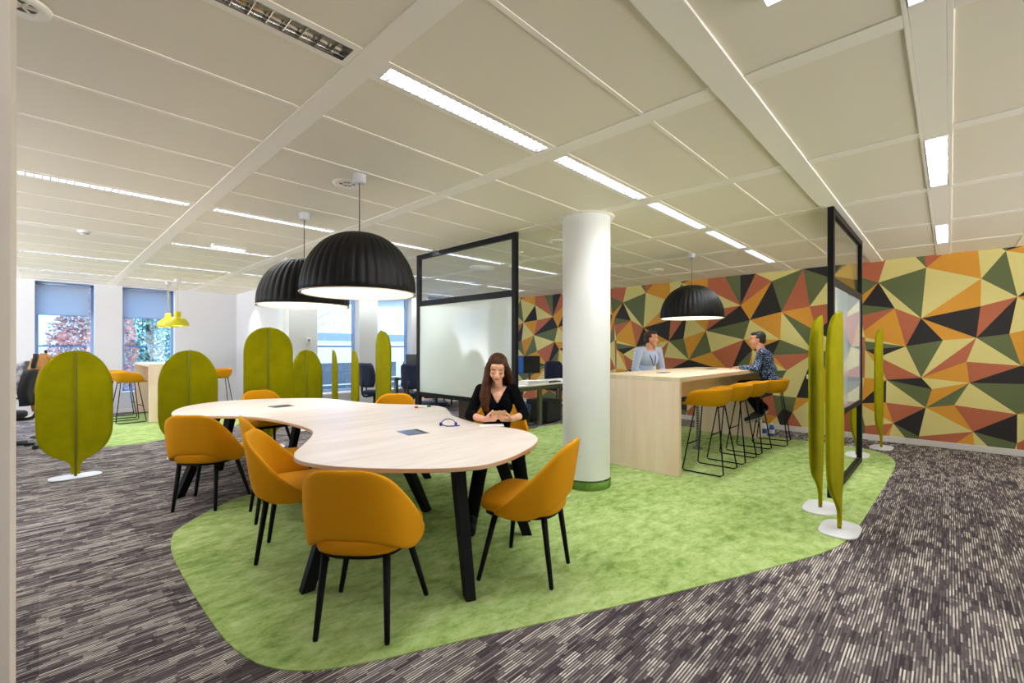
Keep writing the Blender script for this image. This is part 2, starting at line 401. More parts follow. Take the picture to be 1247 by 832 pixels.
# ------------------------------------------------------------------ mural wall
TH = R(43.9)
def onX(p, X=8.74):                       # photo point -> (Y, Z) on the mural wall
    x, y = p; a = math.cos(TH)+(x-623.5)/554*math.sin(TH); d = X/a; l = (x-623.5)/554*d
    return (d*math.sin(TH)-l*math.cos(TH), 1.38-(y-424.3-(x-623.5)*.0036)*d/554)
PER = 4.31
def mural():
    A = dict(r1=(1127.9, 327.3), r2=(1069.7, 345.3), r3=(1089.5, 376.6), r4=(1121.8, 389), r5=(1049.4, 372.5), r6=(1148.3, 415.8), r7=(1103.1, 423.1), r8=(1121.9, 461.3),
      r9=(1135, 475.3), r10=(1127.5, 497.8), r11=(1087.9, 516.8), r12=(1079.5, 463.8), r13=(1079, 491.5), r14=(1194.8, 340.8), r15=(1224.8, 306.9), r16=(1238.9, 363),
      r17=(1194, 374.4), r18=(1188.9, 412.9), r19=(1229.2, 408), r21=(1177, 442), r22=(1180.6, 467.7), r23=(1243.7, 447), r24=(1162.2, 494.7), r25=(1238.9, 506.1),
      r26=(1184.8, 527.2), r27=(1238.5, 541.6), r30=(1051.5, 404.5), n1=(1053.5, 412), n2=(1053.5, 416.7), n3=(1053.8, 427.3), n4=(1070.3, 436), n5=(1053, 461.3), n6=(1046.7, 492.4),
      n7=(1053.5, 519.7), n8=(1119, 532.8), n9=(1048, 385.5), n10=(1048.5, 411), n11=(1050.4, 461))
    V = {k: onX(p) for k, p in A.items()}
    B = dict(b1=(901.7, 372.8), b2=(940, 343.3), b3=(913.2, 390.5), b4=(951.7, 380.6), b5=(978.1, 328), b6=(986, 374.2), s3=(859.5, 403.5), s4=(905.7, 414.3), s5=(866.3, 429.7), s6=(916.3, 426.9),
      p1=(991.9, 430.9), p3=(993.9, 404.2), m1=(950, 414.5), m2=(958, 452), m3=(941, 433.5), k1=(969.8, 485.2), k2=(989.3, 486.3), k3=(965.2, 503), k4=(941, 482), k5=(915.6, 453.5), k6=(953, 498.5), k7=(957, 519), k8=(946.4, 508.5),
      q1=(1011, 339.5), q3=(1038.2, 336), q4=(1043, 366))
    V.update({k: onX(p) for k, p in B.items()})
    Cc = dict(s1=(651.7, 371.9), s2=(654.2, 390), s7=(666.6, 445.7))
    for k, p in Cc.items():
        a, b = onX(p); V[k] = (a-PER, b)
    # unify the vertices that repeat one period on
    for k in ('r15', 'r16', 'r19', 'r23', 'r25', 'r27'):
        V[k+'p'] = (V[k][0]+PER, V[k][1])
    Y_, O, T, G, K = 0, 1, 2, 3, 4
    top = lambda x, y=None: (onX((x, 318))[0], H)
    bot = lambda x: (onX((x, 530))[0], .08)
    F = []
    def f(c, *vs): F.append((c, [V[v] if isinstance(v, str) else v for v in vs]))
    t1, t2, t3, t4 = top(1078.3), top(1115), top(1125.3), top(1147.8)
    f(T, 'r2', top(1036.5), t1); f(T, 'q3', top(1036.5), 'r2'); f(Y_, t1, t2, 'r1', 'r2'); f(G, t2, t3, 'r1'); f(T, t3, t4, 'r1'); f(O, t4, top(1191), 'r14', 'r1')
    f(Y_, top(1191), top(1219.8), 'r15', 'r14'); f(G, 'r15', 'r14', 'r16'); f(Y_, 'r14', 'r16', 'r17'); f(O, 'r4', 'r14', 'r17'); f(Y_, 'r1', 'r14', 'r4'); f(G, 'r1', 'r2', 'r4')
    f(Y_, 'r2', 'r3', 'r4'); f(K, 'r2', 'r3', 'r5'); f(G, 'r5', 'r3', 'n9'); f(T, 'r3', 'n9', 'r30'); f(O, 'r3', 'r30', 'n1', 'r7'); f(T, 'r3', 'r4', 'r7'); f(K, 'r4', 'r6', 'r7'); f(G, 'r6', 'r7', 'r8')
    f(K, 'r4', 'r17', 'r18'); f(O, 'r4', 'r6', 'r18'); f(T, 'r17', 'r16', 'r18'); f(K, 'r16', 'r19', 'r18'); f(G, 'r18', 'r19', 'r23'); f(Y_, 'r18', 'r21', 'r23'); f(T, 'r21', 'r23', 'r22')
    f(Y_, 'r6', 'r18', 'r8'); f(T, 'r8', 'r18', 'r21'); f(O, 'r8', 'r21', 'r22'); f(Y_, 'r8', 'r22', 'r9'); f(O, 'r9', 'r22', 'r10'); f(G, 'r10', 'r22', 'r24'); f(Y_, 'r22', 'r24', 'r25'); f(G, 'r22', 'r25', 's7m' if 0 else 'r25b' if 0 else (V['s7'][0]-PER, V['s7'][1]))
    f(K, 'r22', 'r23', (V['s7'][0]-PER, V['s7'][1]))
    f(T, 'r24', 'r25', 'r26'); f(O, 'r10', 'r24', 'r26'); f(Y_, 'r10', 'r26', 'n8'); f(T, 'n8', 'r26', bot(1164), bot(1119)); f(O, 'r26', bot(1164), bot(1186.6)); f(Y_, 'r26', bot(1186.6), bot(1203.7))
    f(G, 'r26', bot(1203.7), bot(1235.8), 'r27'); f(K, 'r26', 'r25', 'r27')
    f(Y_, 'n4', 'r7', 'r8'); f(T, 'n4', 'r8', 'r12'); f(K, 'r12', 'r8', 'r9'); f(G, 'r12', 'r9', 'r10'); f(Y_, 'r12', 'r10', 'r13'); f(T, 'r13', 'r10', 'r11'); f(K, 'r11', 'r10', 'n8'); f(G, 'r11', 'n8', bot(1120), bot(1103))
    f(Y_, 'r11', bot(1103), bot(1083)); f(O, 'r11', bot(1083), bot(1078)); f(T, 'n7', 'r11', bot(1078), bot(1053.5)); f(Y_, 'n6', 'r11', 'n7'); f(O, 'n6', 'r13', 'r11'); f(K, 'n6', 'r12', 'r13'); f(O, 'n5', 'r12', 'n6')
    f(Y_, 'n3', 'r12', 'n5'); f(O, 'n3', 'n4', 'r12'); f(K, 'n3', 'r7', 'n4'); f(G, 'n2', 'r7', 'n3'); f(Y_, 'n1', 'r7', 'n2'); f(T, 'n10', 'n1', 'n5', 'n11'); f(G, 'n7', bot(1053.5), bot(1044), 'n6')
    # left of the gap
    f(T, top(861.8), top(882.9), 'b1', 's1'); f(G, top(882.9), top(901.5), 'b1'); f(K, top(901.5), top(920.1), 'b1'); f(T, top(920.1), 'b2', 'b1'); f(O, 'b1', 'b2', 'b3'); f(K, 'b2', 'b4', 'b3')
    f(Y_, top(920.1), top(977), 'b5', 'b2'); f(G, 'b2', 'b5', 'b4'); f(T, 'b5', 'b6', 'b4'); f(G, 'b5', 'q1', 'b6'); f(K, top(978.1), top(1031.7), 'q1', 'b5'); f(O, 'b4', 'b6', 'p3'); f(Y_, 'b6', 'q1', 'q4')
    f(O, 'q1', top(1031.7), top(1036.5), 'q4'); f(G, 'q3', 'r2', 'q4'); f(O, 'q4', 'r2', 'r5'); f(T, 'b6', 'q4', 'p3'); f(G, 'b4', 'p3', 'p1')
    f(K, 'b1', 'b3', 's3'); f(G, 's3', 'b3', 's4'); f(Y_, 's3', 's4', 's5'); f(T, 's4', 's7', 's5'); f(K, 's4', 's6', 's7'); f(O, 'b3', 'b4', 'm1'); f(Y_, 'b3', 'm1', 's4'); f(O, 's4', 'm1', 's6')
    f(Y_, 'b4', 'm1', 'p1'); f(K, 's6', 'm1', 'm3'); f(G, 'm1', 'p1', 'm3'); f(T, 'm3', 'p1', 'm2'); f(O, 's6', 'm3', 'm2'); f(Y_, 's6', 'm2', 'k5'); f(Y_, 'p1', 'm2', 'k1'); f(K, 'p1', 'k1', 'k2')
    f(G, 'm2', 'k5', 'k4'); f(Y_, 'm2', 'k4', 'k1'); f(O, 'k4', 'k1', (V['k1'][0], V['k1'][1]-.05)); f(G, 'k4', 'k1', 'k3', 'k6'); f(O, 'k1', 'k2', 'k3'); f(Y_, 'k2', 'k3', bot(977), bot(987)); f(T, 'k3', bot(977), bot(957)); f(K, 'k6', 'k3', bot(957), bot(950), 'k8')
    f(Y_, 'k8', bot(950), bot(936)); f(G, 'k8', 'k6', 'k4')
    cx = (V['s7'][0], V['s7'][1])
    a1 = (V['s6'][0]-.02, 1.06)
    f(G, 's7', 's6', (V['s6'][0]+.08, .95)); f(O, 's6', 'k5', (V['s6'][0]+.08, .95)); f(T, 's7', (V['s6'][0]+.08, .95), (V['s6'][0]+.3, .35)); f(Y_, 's7', (V['s6'][0]+.3, .35), (V['s6'][0]+.75, .55))
    f(K, 'k5', 'k4', (V['s6'][0]+.3, .35)); f(T, 'k4', 'k8', (V['s6'][0]+.3, .35)); f(O, 'k8', bot(936), (V['s6'][0]+.3, .35)); f(G, (V['s6'][0]+.3, .35), bot(936), (V['s6'][0]+.75, .08)); f(O, (V['s6'][0]+.3, .35), (V['s6'][0]+.75, .08), (V['s6'][0]+.75, .55))
    # around the repeat
    f(Y_, 'r15p', 's1', 'r16p'); f(K, 's1', 's2', 'r16p'); f(Y_, 's1', 'b1', 's2'); f(O, 'r16p', 's2', 's3'); f(T, 's2', 'b1', 's3'); f(Y_, 'r16p', 's3', 'r19p'); f(O, 'r19p', 's3', 'r23p'); f(G, 's3', 's5', 'r23p')
    f(O, 'r15p', (V['r15p'][0]-.15, H), top(861.8), 's1'); f(G, 'r15p', (V['r15p'][0]+.04, H), (V['r15p'][0]-.03, H)); f(K, 'r15p', (V['r15p'][0]-.03, H), (V['r15p'][0]-.15, H))
    f(O, 'r23p', 's5', 's7'); f(Y_, 'r23p', 's7', 'r25p'); f(O, 'r25p', 's7', (V['s6'][0]+.75, .55)); f(T, 'r27p', (V['s6'][0]+.75, .55), (V['s6'][0]+.75, .08), (V['r27p'][0], .08)); f(Y_, 'r25p', (V['s6'][0]+.75, .55), 'r27p')
    # the strip hidden by the glass screen
    h1 = onX((1028, 424)); h2 = onX((1018, 470)); h3 = onX((1026, 500))
    f(K, 'p3', 'q4', h1); f(O, 'q4', 'r5', h1); f(T, 'r5', 'n9', h1); f(G, 'n9', 'n10', h1); f(Y_, h1, 'n10', 'n11'); f(Y_, 'p3', h1, 'p1'); f(G, 'p1', h1, h2); f(K, 'p1', h2, 'k2'); f(T, h1, 'n11', h2); f(O, 'k2', h2, h3)
    f(Y_, h2, 'n11', 'n6', h3); f(O, h3, 'n6', onX((1040, 505))); f(T, h3, onX((1040, 505)), bot(1041), bot(1020)); f(G, 'n6', onX((1040, 505)), bot(1041), bot(1044)); f(Y_, 'k2', h3, bot(1020), bot(987)); f(O, 'p1', 'k2', h2)
    return F
cols = [('cream', 'D3C77F'), ('orange', 'CF9230'), ('terracotta', 'B06344'), ('olive', '5F6842'), ('black', '292626')]
mm = [mat('mural_'+n, c, .6, spec=.3) for n, c in cols]
g = MB(); g.b2((XR, YB-.3, 0), (XR+.3, YN+.3, H), 0)
wallfaces = mural()
for k in (-2, -1, 0, 1, 2):
    for j, (c, vs) in enumerate(wallfaces):
        pts = [(y+k*PER, z) for y, z in vs]
        if all(p[0] < YB or p[0] > YN for p in pts): continue
        pts = [(min(max(y, YB), YN-.001), min(max(z, .08), H)) for y, z in pts]
        area = sum(pts[i][0]*pts[(i+1) % len(pts)][1]-pts[(i+1) % len(pts)][0]*pts[i][1] for i in range(len(pts)))
        if abs(area) < 1e-4: continue
        xx = XR-.001-.00001*(j % 40)
        vv = [g.bm.verts.new((xx, y, z)) for y, z in pts]
        q = g.bm.faces.new(vv); q.material_index = c
for m_, (n, c) in zip(mm, cols): pass
me_wall = g
bm = me_wall.bm; me = bpy.data.meshes.new('wall_mural'); bm.to_mesh(me); bm.free()
for x in mm: me.materials.append(x)
wm = bpy.data.objects.new('wall_mural', me); C.objects.link(wm); struct(wm, 'wall covered with faceted triangle pattern in cream, orange, rust, olive and black')

sk = emp('wall_socket', (XR-.003, 1.617, .92), 0); tag(sk, 'white double socket plate on the triangle patterned wall', 'socket')
MB().b2((-.018, -.075, -.035), (0, .075, .035)).build('face_plate', M_white, sk, bevel=.004)
for s in (-1, 1): MB().tube([(-.0195, s*.036, 0), (-.012, s*.036, 0)], .022, 16).build('outlet_ring', mat('socket_grey', 'BFBFBB', .5), sk)
th = emp('thermostat', (3.76, YN-.001, 1.535)); tag(th, 'small square thermostat on the shaded wall beside the window', 'thermostat')
MB().b2((-.05, -.02, -.05), (.05, 0, .05)).build('housing', M_white, th, bevel=.006)
MB().b2((-.03, -.024, -.03), (.03, -.02, .03)).build('dial', mat('thermo_grey', '8C8C86', .5), th, bevel=.003)

# ------------------------------------------------------------------ ceiling fittings
M_tube = emission('tube_light', (.95, .97, 1), 60)
M_housing = mat('light_housing', '1E1E20', .6); M_louv = mat('light_louvre', '404042', .5)
M_off = mat('tube_off', 'E8E4D8', .4)
M_refl = mat('reflector', 'D8D6CC', .12, 1)
def strip_light(length, off=False):
    r = emp('ceiling_light'); w = .0535; L = length/2
    f = MB(); t = .0025
    f.b2((-L, -w, -.001), (L, -w+t, .045)).b2((-L, w-t, -.001), (L, w, .045)).b2((-L, -w+t, -.001), (-L+t, w-t, .045)).b2((L-t, -w+t, -.001), (L, w-t, .045))
    f.build('light_frame', M_chrome if off else M_housing, r)
    if off:
        for sgn in (-1, 1):
            g = MB(); g.rings([[(x, sgn*(w-t-.001-.040*(1-math.cos(a))), .002+.036*math.sin(a)) for x in (-L+t, L-t)] for a in [PI/2*k/8 for k in range(9)]], closed=False, cap=False)
            g.build('light_reflector', M_refl, r)
        MB().tube([(-L+.03, 0, .024), (L-.03, 0, .024)], .008, 8).build('light_tube', M_off, r)
    else:
        MB().b2((-L+t, -w+t, .030), (L-t, w-t, .032)).build('light_tube', M_tube, r)
    lv = MB(); n = 18 if off else 26; d = .018 if off else .012
    for i in range(1, n):
        x = -L+2*L*i/n
        lv.box((x, 0, .001+d/2), (.003, 2*(w-t), d))
    lv.box((0, 0, .001+d/2), (2*(L-t), .002, d-.001))
    lv.build('louvre', M_refl if off else M_louv, r)
    return r
LON = strip_light(1.17); LOFF = strip_light(1.17, True)
first = True
names_row = {1.95: 'above the table and bar counter', 5.04: 'behind the big black pendants', 7.05: 'in the row by the emergency lamp', 9.06: 'in the row before the yellow pendants', 11.07: 'in the row over the far high table'}
ordw = ['first', 'second', 'third', 'fourth', 'fifth', 'sixth', 'seventh', 'eighth', 'ninth']
for y in rows:
    k = 0
    for c in LIGHTS[y]:
        if y == 1.95 and c < 1.0:
            LOFF.location = (c, y, H-.004); tag(LOFF, 'unlit mirror louvre strip light at the top edge of the photo', 'ceiling light', 'ceiling strip lights'); continue
        if first: o = LON; first = False
        else: o = dup(LON)
        o.location = (c, y, H-.004); k += 1
        tag(o, '%s lit strip light from the left %s' % (ordw[k-1], names_row[y]), 'ceiling light', 'ceiling strip lights')
for i, c in enumerate(LIGHTS[YS]):
    o = dup(LON); o.location = (c, YS, H-.006)
    tag(o, '%s lit strip light in the wide band on the right of the ceiling' % ['nearest', 'middle', 'farthest'][i], 'ceiling light', 'ceiling strip lights')

M_em = emission('emergency_led', (.75, .88, 1), 6)
def emergency(x, y, rz, lab):
    r = emp('emergency_light', (x, y, H), rz); tag(r, lab, 'emergency light')
    MB().b2((-.19, -.05, -.035), (.19, .05, 0)).build('housing', M_white, r, bevel=.008)
    MB().b2((-.175, -.042, -.042), (.175, .042, -.035)).build('lens', M_em, r, bevel=.002)
emergency(1.70, 6.72, 0, 'glowing bluish emergency lamp on the ceiling left of the big pendants')
r = emp('ceiling_sensor', (5.0, 5.5, H)); tag(r, 'wide white ceiling unit seen through the upper glass pane', 'sensor')
MB().lathe([(0.001, -.05), (.16, -.05), (.21, -.01), (.21, 0)], n=24).build('cover', M_white, r)
emergency(1.71, .45, 0, 'emergency lamp cut by the top edge of the photo')
M_ventd = mat('vent_dark', '6A6858', .6)
def vent(x, y, lab, rr=.11):
    r = emp('ceiling_vent', (x, y, H)); tag(r, lab, 'vent', 'round ceiling vents')
    MB().lathe([(rr*.55, -.004), (rr*.62, -.014), (rr, -.010), (rr*1.03, 0)], n=32).build('ring', M_band, r)
    MB().lathe([(.001, -.003), (rr*.56, -.003)], n=24).build('throat', M_ventd, r)
    g = MB()
    for i in range(3): g.box((0, 0, -.006), (rr*1.05, .006, .006), rz=i*PI/3)
    g.build('vanes', M_band, r)
vent(1.71, 3.48, 'round ceiling vent left of the cord of the nearest black pendant')
vent(4.42, 3.49, 'round ceiling vent left of the white pillar')
vent(7.17, 3.55, 'round ceiling vent between the pillar and the bar pendant', .12)
vent(4.56, 4.25, 'small dark ceiling vent right of the left glass screen', .05)
vent(-.05, 2.57, 'round ceiling speaker cut off by the near wall edge', .085)
r = emp('smoke_detector', (.35, 7.04, H)); tag(r, 'small white smoke detector on the far left ceiling', 'smoke detector')
MB().lathe([(.001, -.045), (.035, -.043), (.045, -.02), (.055, -.015), (.058, 0)], n=24).build('cover', M_white, r)
MB().lathe([(.046, -.03), (.04, -.034)], n=24).build('grille', M_ventd, r)

# ------------------------------------------------------------------ pendants
M_shade = mat('pendant_black', '050506', .55, spec=.3)
M_shin = mat('pendant_inner', 'F5F0E6', .6)
M_disc = emission('pendant_diffuser', (1, .92, .84), 3.0)
def big_pendant(lab, x, y, zr, D=.845, first=None):
    if first:
        o = dup(first); o.location = (x, y, zr); o['label'] = lab; return o
    r = emp('pendant_lamp', (x, y, zr)); tag(r, lab, 'pendant lamp', 'black pleated dome pendants')
    Rr = D/2; Ht = .465; nf = 40; n = nf*6
    g = MB(); rs = []
    for k in range(15):
        a = PI/2*k/14.6
        rr0 = Rr*math.cos(a)**.86 if k < 14 else Rr*math.cos(a)**.86
        z = Ht*math.sin(a)
        ring = []
        for i in range(n):
            th_ = 2*PI*i/n; ph = math.cos(nf*th_)
            amp = .0055*(math.cos(a)**.7)*(1 if k > 1 else (.6 if k else .1))
            rr = rr0 + amp*(2*abs(math.cos(nf*th_/2))**.8-1) - .004
            ring.append((rr*math.cos(th_), rr*math.sin(th_), z))
        rs.append(ring)
    g.rings(rs, cap=False); g.lathe([(Rr*.16, Ht*.985), (.04, Ht*1.0), (.001, Ht*1.0)], n=24)
    g.build('lamp_shade', M_shade, r, solid=.006, off=-1)
    MB().lathe([(Rr-.012, .002), (Rr*.93, .12), (Rr*.72, .27), (Rr*.4, .36), (.05, .38)], n=48).build('inner_shade', M_shin, r, smooth=True)
    MB().lathe([(Rr-.002, -.004), (Rr+.002, .004), (Rr-.02, .006), (Rr-.02, -.002)], n=64).build('rim', mat('rim_cream', 'D8C9A8', .5), r)
    MB().lathe([(.001, .012), (Rr-.022, .012), (Rr-.022, .018)], n=48).build('diffuser', M_disc, r)
    MB().tube([(0, 0, Ht*.98), (0, 0, H-zr)], .0045, 8).build('cord', mat('cord_grey', '55524E', .6), r)
    MB().lathe([(.001, H-zr-.065), (.042, H-zr-.065), (.047, H-zr-.055), (.047, H-zr)], n=24).build('ceiling_rose', mat('rose_grey', 'C9C9CE', .5), r)
    return r
P1 = big_pendant('nearest large black pleated dome pendant over the table', 1.69, 3.24, 1.79)
big_pendant('second black pleated dome pendant over the table, partly behind the nearest', 1.80, 4.56, 1.79, first=P1)
big_pendant('black pleated dome pendant over the bar counter', 6.32, 2.60, 1.80, first=P1)
M_bulbw = emission('yellow_pendant_bulb', (1, .9, .7), 10)
def yellow_pendant(lab, x, y, zr, first=None):
    if first:
        o = dup(first); o.location = (x, y, zr); o['label'] = lab; return o
    r = emp('pendant_lamp', (x, y, zr)); tag(r, lab, 'pendant lamp', 'yellow pendants over the far high table')
    MB().lathe([(.185, 0), (.18, .05), (.15, .11), (.10, .155), (.055, .175), (.052, .18), (.052, .27), (.045, .275), (.001, .275)], n=32).build('lamp_shade', M_yell, r, solid=.004, smooth=True)
    MB().lathe([(.001, .012), (.17, .012)], n=24).build('diffuser', M_bulbw, r)
    MB().tube([(0, 0, .27), (0, 0, H-zr)], .004, 6).build('cord', M_yell, r)
    MB().lathe([(.001, H-zr-.06), (.05, H-zr-.055), (.05, H-zr)], n=20).build('ceiling_rose', mat('rose_grey', 'C9C9CE', .5), r)
    return r
YP = yellow_pendant('nearer yellow metal pendant, in front, over the high table', 1.83, 10.62, 1.80)
yellow_pendant('farther yellow metal pendant, half hidden behind the nearer one', 1.80, 11.35, 1.80, YP)

# ------------------------------------------------------------------ framed glass whiteboard screens
M_fr = mat('screen_frame', '08090C', .5, spec=.25)
M_wb = mat('whiteboard_glass', 'C6D2CB', .06, spec=.7)
def screen(lab, loc, rz, L, wbm=M_wb):
    r = emp('glass_partition', loc, rz); tag(r, lab, 'partition', 'black framed glass whiteboard screens')
    w = .065; t = .05
    for x in (0, L-w): MB().b2((x, -t/2, 0.006), (x+w, t/2, H-.013)).build('post', M_fr, r, bevel=.003)
    for n, z0, z1 in (('top_rail', H-.075, H-.013), ('middle_rail', 1.965, 2.04), ('lower_rail', .715, .77), ('bottom_rail', .006, .065)):
        MB().b2((w, -t/2+.002, z0), (L-w, t/2-.002, z1)).build(n, M_fr, r, bevel=.003)
    MB().b2((w, -.005, 2.04), (L-w, .005, H-.075)).build('glass_pane', M_pglass, r)
    MB().b2((w, -.012, .77), (L-w, .012, 1.965)).build('whiteboard', wbm, r)
    return r
screen('black framed glass screen with whiteboard behind the seated woman', (3.72, 3.50, 0), PI/2, 1.93)
screen('black framed glass screen with whiteboard beside the tall leaf panels', (5.04, .79, 0), 0, 1.90, mat('whiteboard_pale', 'C6D2D8', .03, spec=1.0, coat=.6))

# ------------------------------------------------------------------ felt leaf panels
def leaf(lab, x, y, rz, tall, first=None, base=True, group='olive felt leaf screens'):
    if first:
        o = dup(first); o.location = (x, y, 0.006); o.rotation_euler = (0, 0, rz); o['label'] = lab; return o
    Ht, kx = (1.655, .31/.335) if tall else (1.345, .29/.40)
    r = emp('leaf_screen', (x, y, 0.006), rz); tag(r, lab, 'leaf screen', group)
    # right half profile: (half width, z)
    if tall:
        prof = [(.032, .03), (.034, .10), (.055, .16), (.13, .24), (.235, .32), (.30, .42), (.325, .56), (.335, .8), (.335, 1.1), (.335, 1.32), (.318, 1.43), (.275, 1.525), (.205, 1.595), (.11, 1.64), (.0, 1.655)]
    else:
        prof = [(.036, .03), (.038, .10), (.06, .15), (.13, .195), (.24, .245), (.33, .325), (.385, .43), (.40, .55), (.40, .75), (.40, .92), (.385, 1.03), (.335, 1.15), (.25, 1.25), (.135, 1.32), (.0, 1.345)]
    fold = R(6)
    for s, nm in ((-1, 'felt_half'), (1, 'felt_half')):
        g = MB(); N = 7; rs = []
        sp = spline([(.034+(p[0]-.034)*kx if p[0] > .034 else p[0], p[1], 0) for p in prof], 3)
        for p in sp:
            ring = []
            for i in range(N+1):
                u = i/N; xx = .004+max(p.x-.004, .0)*u
                yy = -math.sin(fold)*xx + .010*math.sin(PI*u)*min(1, xx/.2)*(.6+.4*math.sin(p.y*4+s))
                ring.append((s*xx*math.cos(fold), yy, p.y))
            rs.append(ring)
        g.rings(rs, closed=False, cap=False)
        g.build(nm, M_olive, r, solid=.022, off=0, smooth=True)
    MB().tube([(0, -.004, .01), (0, -.004, Ht-.012)], .0135, 8).build('centre_seam', M_oliveD, r)
    pl = [(.21*math.copysign(abs(math.cos(t))**.55, math.cos(t)), .125*math.copysign(abs(math.sin(t))**.8, math.sin(t))) for t in [2*PI*k/40 for k in range(40)]]
    MB().prism(pl, 0, .010).build('base_plate', M_base, r, bevel=.003)
    return r
LOW = leaf('low wide olive leaf screen standing alone at the left, white base visible', .27, 6.71, 0, False)
TALL = leaf('tall olive leaf screen nearest the camera, right of the glass screen post', 4.22, .60, PI, True)
leaf('tall olive leaf screen just left of the post of the right glass screen', 4.67, .80, PI+R(2), True, TALL)
leaf('tall olive leaf screen mostly hidden behind the right glass screen', 7.32, .86, PI, True, TALL)
leaf('tall olive leaf screen standing alone before the patterned wall on grey carpet', 8.10, .68, PI-R(2), True, TALL)
leaf('low wide olive leaf screen behind the left tip of the white table', 1.315, 6.96, 0, False, LOW).scale = (1.05, 1, 1)
leaf('tall olive leaf screen seen face on before the white corner wall', 2.18, 6.74, 0, True, TALL)
def at(px, d): l = (px-623.5)/554*d; return (d*math.cos(TH)+l*math.sin(TH), d*math.sin(TH)-l*math.cos(TH))
for lab, px, d, a, tall in [('low olive leaf screen half hidden behind the tall face-on one', 373, 7.7, R(68.2-90+38), False), ('left one of two slim low leaf screens seen edge on before the window', 405.5, 8.1, R(73), False),
        ('right one of two slim low leaf screens seen edge on before the window', 430, 7.6, R(74), False), ('tall slim leaf screen seen edge on between the two north windows', 464.3, 7.3, R(81), True)]:
    lx, ly = at(px, d); leaf(lab, round(lx, 3), round(ly, 3), a, tall, TALL if tall else LOW)

# ------------------------------------------------------------------ big organic table
TO = [(.876, 5.33), (.90, 5.52), (.965, 5.756), (1.079, 6.0), (1.253, 6.19), (1.435, 6.29), (1.612, 6.31), (1.822, 6.27), (2.06, 6.17), (2.32, 6.0), (2.49, 5.82), (2.57, 5.6), (2.61, 5.35), (2.64, 5.05), (2.72, 4.72), (2.9, 4.47), (3.04, 4.22), (3.075, 4.05), (3.01, 3.86),
      (2.87, 3.64), (2.73, 3.42), (2.65, 3.16), (2.60, 2.92), (2.60, 2.72), (2.635, 2.53), (2.62, 2.36), (2.54, 2.2), (2.42, 2.07), (2.26, 1.975), (2.108, 1.915), (1.945, 1.862), (1.79, 1.835), (1.663, 1.845), (1.54, 1.91), (1.425, 2.005), (1.277, 2.16), (1.167, 2.31), (1.08, 2.46),
      (1.03, 2.62), (1.028, 2.74), (1.062, 2.85), (1.107, 2.935), (1.20, 3.07), (1.317, 3.25), (1.42, 3.43), (1.475, 3.58), (1.492, 3.75), (1.49, 3.95), (1.472, 4.28), (1.412, 4.58), (1.32, 4.78), (1.19, 4.945), (1.04, 5.095), (.92, 5.215)]
tb = emp('meeting_table', (1.9, 4.0, 0)); tag(tb, 'large wavy organic meeting table with pale birch top and black legs', 'table')
TOs = chaikin([(x-1.9, y-4.0) for x, y in TO], 2)
MB().prism(TOs, .715, .74, 0, 1).build('tabletop', [M_birch, M_birchE], tb, bevel=.004)
cxm = lambda p: (p[0]-1.9, p[1]-4.0)
def tleg(top, bot):
    (tx, ty), (bx_, by_) = cxm(top), cxm(bot)
    d = Vector((tx-bx_, ty-by_, 0)); d = d.normalized() if d.length > 1e-3 else Vector((1, 0, 0)); o = Vector((-d.y, d.x, 0))
    def ring(cx0, cy0, z, a, b): return [Vector((cx0, cy0, z))+d*a*i+o*b*j for i, j in ((-1, -1), (1, -1), (1, 1), (-1, 1))]
    MB().rings([ring(bx_, by_, .006, .036, .028), ring(tx, ty, .70, .050, .036)], smooth=False).build('leg', M_black, tb, bevel=.003)
for t_, b_ in [((1.74, 2.13), (1.64, 1.90)), ((1.28, 2.60), (1.05, 2.62)), ((2.32, 2.42), (2.50, 2.25)), ((1.85, 3.0), (2.27, 3.18)), ((1.20, 5.22), (.89, 5.10)), ((1.48, 5.72), (1.40, 5.92)),
               ((2.05, 5.30), (2.02, 5.55)), ((2.15, 4.9), (2.36, 4.75)), ((2.55, 4.05), (2.85, 3.98))]:
    tleg(t_, b_)
fr = MB()
for a, b in [((1.74, 2.13), (1.28, 2.60)), ((1.28, 2.6), (1.85, 3.0)), ((2.32, 2.42), (1.85, 3.0)), ((1.2, 5.22), (1.48, 5.72)), ((1.48, 5.72), (2.05, 5.3)), ((2.15, 4.9), (2.55, 4.05)), ((1.74, 2.13), (2.32, 2.42))]:
    a, b = Vector((*cxm(a), .695)), Vector((*cxm(b), .695)); m_ = (a+b)/2; fr.box(m_, ((b-a).length, .04, .03), rz=math.atan2(b.y-a.y, b.x-a.x))
fr.build('under_frame', M_black, tb)
def port(x, y, rz, lab):
    r = emp('power_module', (x, y, .74), rz); tag(r, lab, 'power module', 'table power modules')
    MB().b2((-.105, -.085, 0), (.105, .085, .003)).build('frame', mat('port_edge', '8A8C90', .35, .8), r, bevel=.001)
    MB().b2((-.097, -.045, .003), (.097, .078, .005)).build('flap', mat('port_flap', '515A6E', .3, .6), r)
    MB().b2((-.097, -.077, .003), (.097, -.049, .0045)).build('brush', M_blackp, r)
port(1.97, 2.94, R(82), 'blue grey flap power module in the near half of the table')
port(1.84, 5.28, R(8), 'dark flap power module in the far half of the table')
